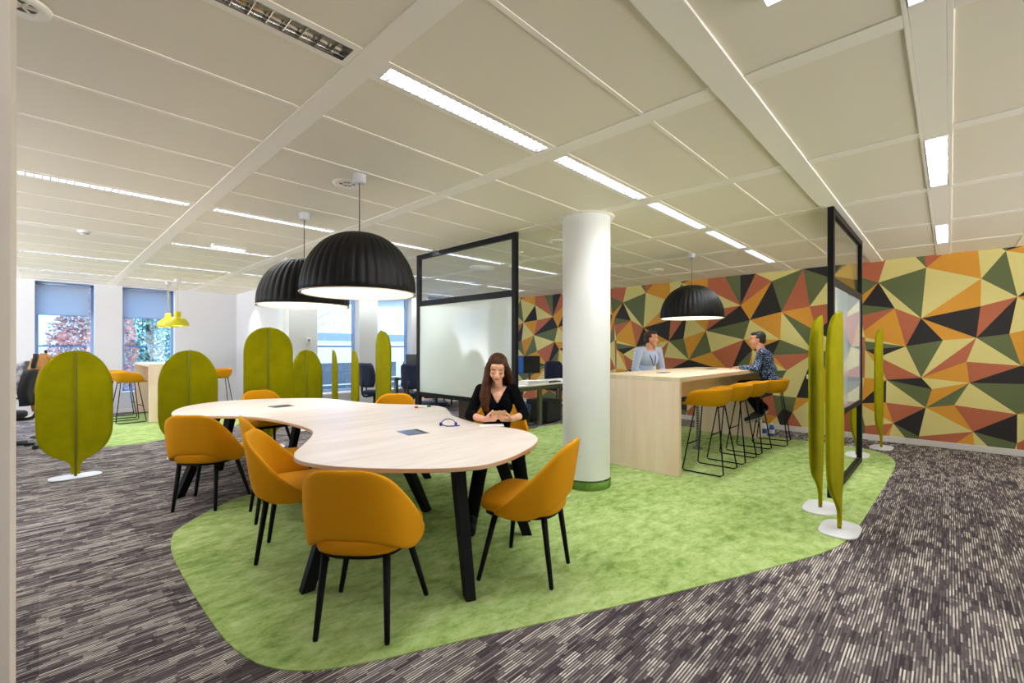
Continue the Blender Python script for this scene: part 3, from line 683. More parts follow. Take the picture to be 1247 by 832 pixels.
# small things on the table
M_blue = mat('headset_blue', '1C2A86', .4)
hs = emp('headset', (2.345, 2.985, .74), R(-40)); tag(hs, 'small dark blue folded headset lying on the white table', 'headset'); hs.scale = (.72, .72, .72)
MB().tube([Vector((.085*math.cos(a), .03*math.sin(a)-.01, .012+.062*math.sin(a))) for a in [PI*k/14 for k in range(15)]], .005, 8).build('headband', M_blue, hs)
MB().ell((.085, -.01, .022), (.018, .028, .022)).build('ear_pad', M_blue, hs)
MB().ell((-.085, -.01, .022), (.018, .028, .022)).build('ear_pad', M_blue, hs)
MB().tube(spline([(-.07, 0, .012), (-.02, -.055, .006), (.05, -.06, .006), (.13, -.075, .012)], 5), .006, 8).build('boom', M_blue, hs)
mk = emp('marker_pen', (2.90, 4.12, .74), R(-42)); tag(mk, 'white marker pen with green cap near the far table edge', 'pen', 'marker pens on the table')
MB().tube([(-.06, 0, .010), (.035, 0, .010)], .009, 10).build('barrel', M_print, mk)
MB().tube([(.035, 0, .010), (.075, 0, .010)], .0105, 10).build('cap', mat('cap_green', '127A4A', .4), mk)
mk2 = emp('marker_pen', (2.84, 4.08, .74), R(-30)); tag(mk2, 'white marker pen with red cap beside the green-capped one', 'pen', 'marker pens on the table')
MB().tube([(-.035, 0, .010), (.055, 0, .010)], .009, 10).build('barrel', M_print, mk2)
MB().tube([(-.07, 0, .010), (-.035, 0, .010)], .0105, 10).build('cap', mat('cap_red', 'C2402E', .4), mk2)

# ------------------------------------------------------------------ dining chair (faces local +X)
def make_chair():
    r = emp('dining_chair')
    # seat cushion
    sh = [(.248, -.16), (.262, 0), (.248, .16), (.215, .228), (.10, .250), (-.05, .235), (-.17, .19), (-.215, .11), (-.225, 0), (-.215, -.11), (-.17, -.19), (-.05, -.235), (.10, -.250), (.215, -.228)]
    sh = chaikin(sh, 1)
    rs = []
    for sc, z in ((.90, .405), (.985, .412), (1.0, .43), (1.0, .452), (.975, .470), (.90, .482), (.70, .489), (.35, .491)):
        rs.append([(x*sc, y*sc, z+.012*(x > .0)*x/.24) for x, y in sh])
    MB().rings(rs).build('seat', M_fabric, r, smooth=True)
    MB().prism([(x*.9, y*.9) for x, y in sh], .385, .407).build('seat_frame', M_black, r, bevel=.004)
    # wrap-around shell
    plan = [(.120, -.262), (.06, -.272), (-.02, -.270), (-.105, -.254), (-.188, -.212), (-.224, -.12), (-.230, 0), (-.224, .12), (-.188, .212), (-.105, .254), (-.02, .270), (.06, .272), (.120, .262)]
    zt = [.436, .480, .560, .665, .778, .826, .828, .826, .778, .665, .560, .480, .436]
    zb = [.415, .400, .392, .400, .440, .477, .482, .477, .440, .400, .392, .400, .415]
    P3 = spline([(a, b, 0) for a, b in plan], 3); Z1 = [p.x for p in spline([(z, 0, 0) for z in zt], 3)]; Z0 = [p.x for p in spline([(z, 0, 0) for z in zb], 3)]
    g = MB(); N = 7
    rings = []
    for i, p in enumerate(P3):
        ring = []
        for k in range(N+1):
            u = k/N; z = Z0[i]+(Z1[i]-Z0[i])*u
            h_ = (z-.40)/.42
            sx = .965+.10*h_ - .05*max(0, .2-h_)*2
            sy = .94+.10*h_ if z < .6 else .94+.10*h_-.20*(h_-.476)
            ring.append(Vector((p.x*(sx if p.x < 0 else 1) - .045*h_, p.y*sy, z)))
        rings.append(ring)
    g.rings(rings, closed=False, cap=False)
    g.build('backrest', M_fabric, r, solid=.030, off=0, sub=1, smooth=True)
    for sx, sy in ((1, 1), (1, -1), (-1, 1), (-1, -1)):
        top = (.15*sx, .15*sy, .40); bot_ = (.225*sx if sx > 0 else -.205, (.245 if sx > 0 else .172)*sy, .002)
        MB().tube([bot_, [bot_[i]*.97+top[i]*.03 for i in range(3)], top], [.0115, .013, .019], 12).build('leg', M_black, r)
    return r
CH = make_chair()
GC = 'mustard chairs around the wavy table'
chairs = [((1.165, 2.14, .006), R(40), 'mustard tub chair nearest the camera with its back towards us'),
          ((1.215, 3.21, .006), R(-30), 'mustard tub chair side-on at the table waist, in front of another'),
          ((1.40, 4.02, .006), R(-10), 'mustard tub chair mostly hidden behind the side-on one at the table waist'),
          ((1.04, 4.73, 0), R(48), 'mustard tub chair at the far left on grey carpet, back towards us'),
          ((2.11, 1.885, .006), R(111), 'mustard tub chair at the right end of the table, left of the pillar'),
          ((2.99, 3.02, .006), R(228), 'mustard tub chair the woman sits on'),
          ((2.03, 6.28, 0), R(-84), 'mustard tub chair across the table before the tall face-on leaf screen'),
          ((2.80, 4.62, .006), R(226), 'mustard tub chair behind the table beside the left glass screen')]
for i, (loc, rz, lab) in enumerate(chairs):
    if i == 0: o = CH; o.location = loc; o.rotation_euler = (0, 0, rz); tag(o, lab, 'chair', GC)
    else: o = clone(CH, loc, rz, lab, GC)

# ------------------------------------------------------------------ bar stool (faces +X)
def make_stool():
    r = emp('bar_stool')
    plan = [(.262, -.09), (.252, -.15), (.205, -.200), (.135, -.236), (.03, -.252), (-.09, -.245), (-.175, -.19), (-.21, -.10), (-.218, 0), (-.21, .10), (-.175, .19), (-.09, .245), (.03, .252), (.135, .236), (.205, .200), (.252, .15), (.262, .09)]
    zt = [.752, .752, .760, .880, .926, .932, .935, .936, .936, .936, .935, .932, .926, .880, .760, .752, .752]
    P3 = spline([(a, b, 0) for a, b in plan], 3); Z1 = [p.x for p in spline([(z, 0, 0) for z in zt], 3)]
    n = len(P3); g = MB(); rings = []
    for u in (0., .12, .3, .5, .7, .86, 1.):
        ring = []
        for i, p in enumerate(P3):
            k = .35+.65*u**.6 if u > 0 else .02
            z = .742+.012*u+(Z1[i]-.754)*max(0, (u-.3)/.7)**1.3
            
            k2 = {0.: .02, .12: .45, .3: .72, .5: .86, .7: .93, .86: .97, 1.: 1.0}[u]
            ring.append(Vector((.03+(p.x-.03)*k2, p.y*k2, z)))
        rings.append(ring)
    g.rings(rings, closed=True, cap=False)
    # front lip closes through the ring wrap
    g.build('seat_shell', M_fabric, r, solid=.022, off=0, sub=1, smooth=True)
    fr = MB()
    for s in (-1, 1):
        pts = [(.12, s*.10, .735), (.215, s*.215, .03), (.20, s*.222, .010), (-.19, s*.222, .010), (-.225, s*.215, .03), (-.13, s*.10, .735)]
        fr.tube(pts, .0075, 8)
    fr.tube([(.14, -.10, .732), (.14, .10, .732)], .007, 8); fr.tube([(-.14, -.10, .732), (-.14, .10, .732)], .007, 8)
    fr.build('frame', M_black, r)
    MB().tube([(.176, -.17, .30), (.176, .17, .30)], .0075, 8).build('foot_rest', M_black, r)
    return r
ST = make_stool()
GS = 'mustard bar stools along the bar counter'
stools = [((5.25, 1.955, .006), R(90), 'mustard bar stool nearest the camera, closest to the counter end panel'),
          ((5.97, 1.955, .006), R(90), 'mustard bar stool second from the near end of the bar counter'),
          ((6.65, 1.96, .006), R(90), 'mustard empty bar stool directly beside the man in the navy shirt'),
          ((7.42, 1.88, .006), R(98), 'mustard bar stool under the man in the navy shirt'),
          ((6.62, 3.46, .006), R(-95), 'mustard bar stool behind the counter under the light blue shirt man')]
for i, (loc, rz, lab) in enumerate(stools):
    if i == 0: o = ST; o.location = loc; o.rotation_euler = (0, 0, rz); tag(o, lab, 'bar stool', GS)
    else: clone(ST, loc, rz, lab, GS)
G2 = 'mustard bar stools at the far high table'
clone(ST, (1.14, 10.95, .006), R(8), 'nearer mustard bar stool on the left side of the far high table', G2)
clone(ST, (1.12, 11.75, .006), 0, 'farther mustard bar stool left of the far high table, by the window', G2)
clone(ST, (2.66, 11.2, .006), R(180), 'mustard bar stool peeking out right of the low leaf screen', G2)

# ------------------------------------------------------------------ bar counter
def bar(name, lab, x0, x1, y0, y1, axis, zt=1.07):
    cx0, cy0 = (x0+x1)/2, (y0+y1)/2; r = emp(name, (cx0, cy0, 0.006)); tag(r, lab, 'high table')
    a, b = (x1-x0)/2, (y1-y0)/2; z = zt-.006; t = .05
    MB().b2((-a, -b, z-t), (a, b, z)).build('counter_top', [M_birchT], r, bevel=.003)
    if axis == 'x':
        for s in (-1, 1): MB().b2((s*a-(t if s > 0 else 0), -b, 0), (s*a+(0 if s > 0 else t), b, z-t)).build('end_panel', M_birchV, r, bevel=.003)
        MB().b2((-a+t, .06, z-.32), (a-t, .085, z-t)).build('apron', M_birchV, r)
        MB().b2((-a+t, -.085, z-.32), (a-t, -.06, z-t)).build('apron', M_birchV, r)
    else:
        for s in (-1, 1): MB().b2((-a, s*b-(t if s > 0 else 0), 0), (a, s*b+(0 if s > 0 else t), z-t)).build('end_panel', M_birchV, r, bevel=.003)
        MB().b2((-.012, -b+t, z-.3), (.012, b-t, z-t)).build('apron', M_birchV, r)
    return r
br = bar('bar_counter', 'long birch bar counter with mustard stools before the patterned wall', 4.73, 7.70, 2.075, 3.09, 'x')
for x in (5.53, 7.14):
    g = MB(); g.prism([(x-6.215+.13*math.copysign(abs(math.cos(t))**.6, math.cos(t)), .05+.06*math.copysign(abs(math.sin(t))**.6, math.sin(t))) for t in [2*PI*k/28 for k in range(28)]], 1.064, 1.067)
    g.build('cable_port', mat('port_brown', '4A3C2A', .6), br)
sn = emp('cable_spine', (6.28, 2.50, .006)); tag(sn, 'grey segmented cable spine running from the bar counter to the floor', 'cable guide')
g = MB()
for k in range(20): g.box((.012*math.sin(k*.25), 0, .045+k*.037), (.05, .032, .030))
g.build('segments', M_steel, sn, bevel=.004)
MB().lathe([(.001, .03), (.05, .025), (.07, .01), (.07, 0)], n=20).build('foot', M_steel, sn)
bar('high_table', 'birch high table on green carpet by the end windows', 1.40, 2.25, 10.62, 12.5, 'y', 1.08)
# floor bottles
for x, y, c1, c2, hh, lab in [(7.93, 2.11, 'E4E8EA', '2A5CB0', .24, 'white plastic bottle with blue label on the floor behind the bar counter'), (8.05, 2.03, '2F62C0', 'F0F0F0', .20, 'blue bottle on the floor beside the white one')]:
    r = emp('plastic_bottle', (x, y, 0)); tag(r, lab, 'bottle', 'floor bottles'); 
    MB().lathe([(.001, 0), (.036, 0), (.038, .01), (.038, hh*.62), (.03, hh*.76), (.014, hh*.85), (.014, hh*.9)], n=16).build('body', mat('b'+c1, c1, .3), r, smooth=True)
    MB().lathe([(.016, hh*.88), (.016, hh), (.001, hh)], n=12).build('cap', mat('b'+c2, c2, .4), r)
    MB().lathe([(.0388, hh*.2), (.0388, hh*.5)], n=16).build('label', mat('b'+c2, c2, .4), r)

# ------------------------------------------------------------------ office zone
def office_chair(lab, loc, rz, fab, head=False, first=None):
    if first:
        return clone(first, loc, rz, lab)
    r = emp('office_chair', loc, rz); tag(r, lab, 'office chair')
    g = MB(); g.rings([[(x*s, y*s, z) for x, y in chaikin([(.24, .2), (.24, -.2), (-.2, -.24), (-.2, .24)], 2)] for s, z in ((.9, .44), (1, .455), (1, .50), (.93, .52))])
    g.build('seat', fab, r, smooth=True)
    g = MB(); rs = []
    for i, (z, w, x) in enumerate([(.60, .17, -.22), (.66, .215, -.225), (.78, .225, -.205), (.92, .22, -.225), (1.03, .20, -.25), (1.08, .15, -.262)]):
        rs.append([(x-.03-.03*math.cos(PI*y)**2 + .06*abs(y)**2, w*y, z) for y in (-1, -.6, -.2, .2, .6, 1)]+[(x+.025+.06*abs(y)**2, w*y, z) for y in (1, .6, .2, -.2, -.6, -1)])
    g.rings(rs); g.build('backrest', fab, r, smooth=True)
    MB().tube(spline([(-.05, 0, .42), (-.24, 0, .42), (-.29, 0, .55), (-.275, 0, .75)], 4), .022, 8).build('back_support', M_blackp, r)
    for s in (-1, 1):
        g = MB(); g.tube([(0, s*.22, .44), (0, s*.285, .46), (0, s*.29, .66)], .016, 8); g.box((.02, s*.29, .675), (.24, .07, .025)); g.build('armrest', M_blackp, r, bevel=.006)
    MB().tube([(0, 0, .10), (0, 0, .44)], .028, 12).build('column', M_blackp, r)
    g = MB(); cs = MB()
    for k in range(5):
        a = 2*PI*k/5+.3; c, s = math.cos(a), math.sin(a)
        g.tube([(0, 0, .10), (.29*c, .29*s, .075)], [.03, .018], 8)
    g.build('star_base', M_blackp, r)
    for k in range(5):
        a = 2*PI*k/5+.3; c, s = math.cos(a), math.sin(a); q = MB()
        for e in (-.018, .018): q.tube([(.30*c-s*(e-.008), .30*s+c*(e-.008), .03), (.30*c-s*(e+.008), .30*s+c*(e+.008), .03)], .028, 12)
        q.build('caster', M_blackp, r)
    if head:
        g = MB(); g.rings([[(x*.02-.26-.02*(z > 1.2), y*s, z) for x, y in ((1.2, .1), (1.2, -.1), (-1, -.12), (-1, .12))] for s, z in ((.7, 1.10), (1, 1.15), (1, 1.25), (.8, 1.30))], smooth=False); g.build('headrest', fab, r, bevel=.01)
    return r
OC = office_chair('dark blue office chair at the desk just right of the left glass screen', (8.15, 6.42, 0), R(-115), M_navy)
office_chair('black office chair left of the tall slim leaf screen', (4.74, 8.45, 0), R(5), None, first=OC)
office_chair('dark office chair cut by the post of the left glass screen', (5.12, 7.5, 0), R(20), None, first=OC)
office_chair('dark office chair behind the left whiteboard, legs seen under it', (4.42, 6.0, 0), R(60), None, first=OC)
office_chair('high backed black office chair at the left edge beside the near wall', (-.31, 9.05, 0), R(176), M_dark, True)
def desk(lab, x0, x1, y0, y1, z=.74, mid=()):
    r = emp('office_desk', ((x0+x1)/2, (y0+y1)/2, 0)); tag(r, lab, 'desk'); a, b = (x1-x0)/2, (y1-y0)/2
    MB().b2((-a, -b, z-.025), (a, b, z)).build('desktop', mat('desk_white', 'E6E4DC', .4), r, bevel=.003)
    lm = mat('desk_leg_grey', '6A6C58', .5, .3)
    MB().b2((-a+.05, -b+.03, z-.10), (a-.05, -b+.07, z-.027)).b2((-a+.05, b-.07, z-.10), (a-.05, b-.03, z-.027)).build('under_frame', lm, r)
    for sx in (-1, 1):
        for sy in (-1, 1): MB().b2((sx*(a-.09)-.035, sy*(b-.07)-.035, 0), (sx*(a-.09)+.035, sy*(b-.07)+.035, z-.027)).build('leg', lm, r, bevel=.004)
    for xm in mid:
        for sy in (-1, 1): MB().b2((xm-(x0+x1)/2-.035, sy*(b-.07)-.035, 0), (xm-(x0+x1)/2+.035, sy*(b-.07)+.035, z-.027)).build('leg', lm, r, bevel=.004)
    return r
desk('white office desk with olive grey legs between the left glass screen and the pillar', 5.12, 7.75, 5.24, 6.05, mid=(6.23,))
desk('white office desk before the second north window', 5.58, 7.1, 7.6, 9.2)
def monitor(lab, x, y, rz, z=.74, scr='0C0E14', es=0, w=.25):
    r = emp('monitor', (x, y, z), rz); tag(r, lab, 'monitor')
    MB().b2((-.09, -w, .17), (-.06, w, .50)).build('housing', M_blackp, r, bevel=.006)
    MB().b2((-.0605, -w+.012, .182), (-.0585, w-.012, .488)).build('screen', mat('scr'+scr, scr, .25), r)
    MB().tube([(-.09, 0, .005), (-.10, 0, .30)], .02, 8).build('stand', M_blackp, r)
    MB().b2((-.19, -.12, 0), (.0, .12, .012)).build('foot', M_blackp, r, bevel=.003)
monitor('black monitor on the desk beside the pillar, before the patterned wall', 6.38, 5.66, R(-128), w=.20)
monitor('blue screened monitor next to the post of the left glass screen', 6.05, 5.70, R(-120), scr='1E4E96', w=.15)
monitor('dark monitor on the desk before the north windows', 5.95, 8.82, R(-150))
r = emp('keyboard', (6.72, 5.42, .74), R(4)); tag(r, 'black keyboard on the desk left of the pillar', 'keyboard')
MB().b2((-.21, -.07, 0), (.21, .07, .018)).build('body', M_blackp, r, bevel=.004)
g = MB()
for i in range(14):
    for j in range(5): g.box((-.19+i*.029, -.05+j*.025, .020), (.023, .019, .005))
kk = g.build('keys', mat('key_grey', '2A2A2E', .6), r); kk['kind'] = 'stuff'
for i, (x, y, rz, n, lab) in enumerate([(6.0, 5.38, .2, 9, 'loose pile of white papers on the desk by the left glass screen'), (6.34, 5.42, -.1, 7, 'flat stack of documents right of the loose paper pile')]):
    r = emp('paper_stack', (x, y, .74), rz); tag(r, lab, 'paper stack', 'paper stacks on the desk')
    g = MB()
    for k in range(n): g.box((random.uniform(-.012, .012), random.uniform(-.012, .012), .004+k*.008), (.30, .21, .0075), rz=random.uniform(-.15, .15))
    o = g.build('sheets', M_print, r); o['kind'] = 'stuff'
r = emp('mobile_pedestal', (6.62, 5.54, 0), 0); tag(r, 'low dark rolling cabinet under the desk left of the pillar', 'pedestal')
MB().b2((-.20, -.26, .03), (.20, .26, .42)).build('body', mat('ped_dark', '2C302E', .5), r, bevel=.008)
MB().b2((-.19, -.268, .05), (.19, -.26, .22)).build('drawer', mat('ped_dark', '2C302E', .5), r, bevel=.003)
MB().b2((-.19, -.268, .23), (.19, -.26, .405)).build('drawer', mat('ped_dark', '2C302E', .5), r, bevel=.003)
MB().b2((-.06, -.274, .36), (.06, -.268, .385)).build('handle', M_blackp, r)
r = emp('waste_bin', (6.02, 5.52, 0)); tag(r, 'grey waste bin with blue liner under the desk', 'bin')
MB().lathe([(.001, .005), (.11, .005), (.14, .36), (.146, .36), (.146, .37)], n=24).build('body', M_steel, r, smooth=True)
MB().lathe([(.138, .33), (.149, .372), (.152, .30), (.150, .29)], n=24).build('liner', mat('liner_blue', '1C4A9A', .4), r)
r = emp('mobile_pedestal', (5.75, 8.0, 0), 0); tag(r, 'birch fronted pedestal under the desk before the north windows', 'pedestal')
MB().b2((-.24, -.2, .03), (.24, .2, .58)).build('body', M_birchV, r, bevel=.004)
for z in (.05, .23, .41): MB().b2((-.248, -.19, z), (-.24, .19, z+.165)).build('drawer', M_birchV, r, bevel=.003)
MB().b2((-.252, -.04, .52), (-.248, .04, .54)).build('handle', M_blackp, r)
# coat-covered chair and clothes at the far left edge
M_tan = mat('tan_suede', 'A9783C', .8, var=(9, '8C5F2C', .4, .7))
r = emp('tan_jacket', (.05, 9.95, 0), R(10)); r.scale = (.62, 1, 1); tag(r, 'long tan jacket hanging at the far left behind the leaf screen', 'jacket')
g = MB(); rs = []
for z, w, t in ((.42, .20, .05), (.6, .24, .07), (.8, .23, .075), (1.0, .22, .07), (1.18, .20, .065), (1.26, .13, .05), (1.30, .06, .03)):
    rs.append([(w*math.cos(a)*(1+.06*math.sin(5*a+z*9)), t*math.sin(a)*(1+.15*math.sin(7*a+z*5)), z) for a in [2*PI*k/28 for k in range(28)]])
g.rings(rs); g.build('body', M_tan, r, smooth=True)
for s in (-1, 1): MB().tube(spline([(s*.17, 0, 1.2), (s*.24, -.03, 1.0), (s*.26, -.05, .72)], 4), [.055]*9, 10).build('sleeve', M_tan, r)
r = emp('grey_scarf', (-.10, 10.12, 0), R(10)); tag(r, 'pale grey scarf draped behind the high backed office chair', 'scarf')
g = MB(); rs = []
for z, w in ((.70, .15), (.85, .2), (1.0, .2), (1.12, .15), (1.18, .08)):
    rs.append([(w*math.cos(a)*(1+.1*math.sin(6*a+z*7)), .05*math.sin(a)*(1+.3*math.sin(8*a)), z) for a in [2*PI*k/24 for k in range(24)]])
g.rings(rs); g.build('cloth', mat('scarf_grey', 'A5A8AC', .9, var=(14, '5E6470', .45, .6)), r, smooth=True)
desk('white office desk at the left edge by the end wall', -2.2, -.55, 8.6, 10.4)
rk = emp('coat_rack', (.07, 10.12, 0)); tag(rk, 'thin black coat stand behind the tan jacket', 'coat rack')
MB().tube([(0, 0, .02), (0, 0, 1.34)], .014, 8).build('pole', M_black, rk)
MB().lathe([(.001, .02), (.16, .018), (.17, 0)], n=24).build('foot', M_black, rk)
r = emp('storage_column', (4.55, 4.55, 0)); tag(r, 'slim grey metal column seen under the left whiteboard', 'column')
MB().b2((-.05, -.09, 0), (.05, .09, .72)).build('body', M_steel, r, bevel=.006)
MB().b2((-.054, -.01, .02), (-.05, .01, .70)).build('channel', M_black, r)
r = emp('low_cabinet', (4.62, 4.93, 0), R(0)); tag(r, 'dark low cabinet in shadow under the left whiteboard', 'cabinet')
MB().b2((-.2, -.45, .04), (.2, .45, .62)).build('body', mat('cab_brown', '3A2A1A', .6), r, bevel=.006)
for y in (-.22, .22): MB().b2((-.208, y-.21, .06), (-.2, y+.21, .60)).build('door', mat('cab_brown', '3A2A1A', .6), r, bevel=.003)

# ------------------------------------------------------------------ people
def hand(g, wrist, f, n, tdir, curl=.5, spread=.0):
    W = Vector(wrist); f = Vector(f).normalized(); n = Vector(n); n = (n-f*n.dot(f)).normalized(); t = f.cross(n); 
    if t.dot(Vector(tdir)) < 0: t = -t
    for k in range(4):
        o = t*(.027-.018*k)
        g.capsule(W+o*.55+f*.008, W+o+f*.080, .0155, .0115, 10)
    ax = t
    for k, (L0, r) in enumerate(((.070, .0085), (.078, .0088), (.072, .0085), (.056, .0076))):
        p = W+t*(.027-.018*k)+f*.082; d = (f+t*spread*(1.5-k)).normalized(); c = curl*(1+.12*k)
        for j, q in enumerate((.45, .31, .24)):
            a = c*(.75 if j == 0 else 1.0)
            d = (d*math.cos(a)+n*math.sin(a)).normalized()
            e = p+d*L0*q*1.08; g.capsule(p, e, r*(1-.08*j), r*(1-.08*(j+1)), 8); p = e
    p = W+t*.026+f*.020; d = (t*.75+f*.75+n*.25).normalized(); e = p+d*.040; g.capsule(p, e, .013, .0105, 8)
    d = (d*.55+f*.6+n*.45).normalized(); q = e+d*.030; g.capsule(e, q, .0103, .0090, 8); d = (d+n*.3).normalized(); g.capsule(q, q+d*.022, .009, .0078, 8)
def head_frame(c, yaw, pitch, roll=0): return Matrix.Translation(Vector(c)) @ Euler((roll, pitch, yaw)).to_matrix().to_4x4()
def head(g, Mh, male=False, s=1.0):
    def E(c, r): 
        g.ell((0, 0, 0), [v*s for v in r]); vs = g.bm.verts[:]; return c
    def put(c, r):
        n0 = len(g.bm.verts); g.ell([v*s for v in c], [v*s for v in r]); g.bm.verts.ensure_lookup_table()
        for v in g.bm.verts[n0:]: v.co = Mh @ v.co
    def cap(p, q, a, b):
        g.capsule(Mh @ Vector([v*s for v in p]), Mh @ Vector([v*s for v in q]), a*s, b*s, 10)
    j = 1.08 if male else 1.0
    put((-.010, 0, .030), (.094, .074, .085)); put((.028, 0, -.020), (.062, .059*j, .086)); put((.040, 0, -.072), (.042, .042*j, .032)); put((.070, 0, -.090), (.019, .021*j, .016))
    put((.060, 0, .045), (.032, .055, .035))
    cap((.086, 0, .012), (.106, 0, -.026), .0085, .0115); put((.098, .011, -.030), (.011, .008, .007)); put((.098, -.011, -.030), (.011, .008, .007))
    put((.086, 0, -.052), (.012, .024, .007)); put((.086, 0, -.062), (.012, .021, .007))
    for y in (-1, 1):
        put((.076, y*.031, .018), (.014, .022, .007)); put((.056, y*.038, -.030), (.030, .022, .028)); put((.0, y*.074, -.012), (.017, .009, .028)); put((.004, y*.079, .002), (.016, .007, .015))
        put((.070, y*.031, -.002), (.015, .016, .011))
def face_bits(body, Mh, hairm, male=False, down=False, s=1.0):
    T = lambda p: Mh @ Vector([v*s for v in p])
    for y in (-1, 1):
        MB().tube([T((.088, y*.017, .021)), T((.091, y*.032, .026)), T((.080, y*.047, .020))], .0030*s, 6).build('eyebrow', hairm, body)
        if down:
            MB().tube([T((.086, y*.020, -.008)), T((.0875, y*.032, -.011)), T((.079, y*.044, -.007))], .0032*s, 6).build('eyelash', hairm, body)
        else:
            MB().ell(T((.077, y*.031, -.002)), [.0105*s]*3, n=12).build('eye', mat('eye_white', 'E8E2DC', .2), body, smooth=True)
            MB().ell(T((.0845, y*.031, -.002)), [.0048*s]*3, n=10).build('iris', mat('iris', '2A1A12', .2), body, smooth=True)
    MB().tube([T((.089, -.021, -.057)), T((.0985, -.008, -.0555)), T((.0995, 0, -.057)), T((.0985, .008, -.0555)), T((.089, .021, -.057))], [.0025*s, .0052*s, .0056*s, .0052*s, .0025*s], 8).build('lips', M_lip, body, smooth=True)

# the seated woman ------------------------------------------------
wo = emp('person', (2.915, 2.995, .006), R(228)); tag(wo, 'seated person with long brown hair in black sweater looking at a phone', 'person', 'people at the tables')
Mh = head_frame((.085, .0, 1.192), R(-4), R(20), R(-3)) @ Matrix.Scale(1.07, 4)
sh = [(-.005, -.150, .995), (-.005, .150, .995)]; el = [(.150, -.245, .785), (.150, .235, .785)]; wr = [(.350, -.115, .776), (.350, .110, .776)]
hip = [(0, -.085, .535), (0, .085, .535)]; kn = [(.43, -.13, .515), (.42, .15, .515)]; an = [(.68, -.22, .11), (.43, .22, .11)]
def torso(g, k=1.0, bust=True, z=0, lean=0, w=1.0):
    def q(c, r): g.ell((c[0]+lean*(c[2]-.5), c[1], c[2]+z), [v*k for v in (r[0], r[1]*w, r[2])])
    q((0, 0, .55), (.125, .165, .12)); q((.0, 0, .70), (.098, .130, .15)); q((.0, 0, .87), (.102, .150, .16)); q((-.005, 0, .97), (.075, .150, .075))
    if bust:
        for y in (-1, 1): q((.075, y*.062, .865), (.060, .062, .062))
g = MB(); torso(g, .94)
g.capsule((-.005, 0, .98), (.035, 0, 1.12), .050, .046)
for i in (0, 1):
    g.capsule(sh[i], el[i], .044, .036); g.capsule(el[i], wr[i], .037, .0235); g.capsule(hip[i], kn[i], .075, .052); g.capsule(kn[i], an[i], .050, .034)
    g.capsule(an[i], (an[i][0]+.06, an[i][1], .055), .028, .024)
head(g, Mh)
hand(g, wr[0], (.30, .90, .12), (-.60, .10, .80), (0, 0, 1), .68)
hand(g, wr[1], (.30, -.90, .08), (-.60, -.10, .80), (0, 0, 1), .68)
body = bake(g.build('body', M_skin, wo), .0048, 3)
face_bits(body, Mh, mat('brow_brown', '2A160C', .7), down=True)
g = MB(); torso(g, 1.0)
for i in (0, 1):
    s_ = -1 if i == 0 else 1
    g.capsule((sh[i][0], sh[i][1]*.6, sh[i][2]+.005), sh[i], .054, .054); g.capsule(sh[i], el[i], .054, .047)
    e = Vector(el[i]); v = Vector(wr[i])-e; g.capsule(e, e+v*.30, .047, .042)
bake(g.build('sweater', M_knit, wo), .006, 4, cut=lambda c: (c.x > .0 and c.z > .885+abs(c.y)*1.7) or (math.hypot(c.x-.0, c.y) < .072 and c.z > .99) or (c.z > .9 and False), solid=.004)
g = MB()
for i in (0, 1):
    g.capsule((0, 0, .52), hip[i], .11, .098); g.capsule(hip[i], kn[i], .098, .066); g.capsule(kn[i], (an[i][0], an[i][1], .085), .062, .050)
bake(g.build('trousers', M_trous, wo), .008, 4)
for i in (0, 1):
    g = MB(); a = Vector(an[i]); a.z = .05; g.capsule(a-Vector((.03, 0, .01)), a+Vector((.17, 0, -.015)), .042, .034); g.capsule(a, a+Vector((.05, 0, .02)), .046, .042)
    bake(g.build('shoe', M_black, wo), .006, 3)
g = MB()
def put_h(c, r):
    n0 = len(g.bm.verts); g.ell(c, r); g.bm.verts.ensure_lookup_table()
    for v in g.bm.verts[n0:]: v.co = Mh @ v.co
put_h((-.028, 0, .036), (.092, .086, .092)); put_h((-.04, 0, -.02), (.075, .082, .10)); put_h((.015, 0, .078), (.068, .070, .042))
T = lambda *p: Mh @ Vector(p)
for s_ in (-1, 1):
    for a, b, c_, r in (((.056, s_*.018, .096), (.054, s_*.066, .052), (.030, s_*.084, -.005), .013), ((.03, s_*.03, .108), (.038, s_*.075, .05), (.012, s_*.088, -.02), .022)):
        g.capsule(T(*a), T(*b), r, r); g.capsule(T(*b), T(*c_), r, r)
# long locks: over her right shoulder to the chest, behind the left ear to the shoulder
for x0, y0, dx, dy, r, zz in ((.030, -.078, .05, -.015, .026, .86), (.012, -.082, .075, -.035, .028, .84), (.045, -.074, .055, .01, .020, .88), (-.01, -.084, .06, -.045, .028, .87), (.00, -.08, .085, -.01, .026, .83)):
    st = T(x0, y0, -.01); pts = [st, st+Vector((.012, -.012, -.08)), Vector((.075+dx*.5, -.095+dy*.6, 1.02)), Vector((.085+dx*.6, -.10+dy*.8, .94)), Vector((.10+dx*.3, -.090+dy*.6, zz))]
    sp_ = spline(pts, 4)
    for a, b in zip(sp_, sp_[1:]): g.capsule(a, b, r, r*.98, 10)
    g.capsule(sp_[-1], sp_[-1]+Vector((.0, .012, -.03)), r*.9, r*.4, 8)
g.capsule(T(-.02, -.045, .06), T(-.005, -.066, -.02), .040, .044); g.capsule(T(-.01, -.055, .02), T(.005, -.062, -.07), .045, .045); g.capsule(T(.005, -.062, -.07), (.055, -.095, 1.03), .045, .040); g.capsule((.055, -.095, 1.03), (.095, -.10, .93), .040, .040)
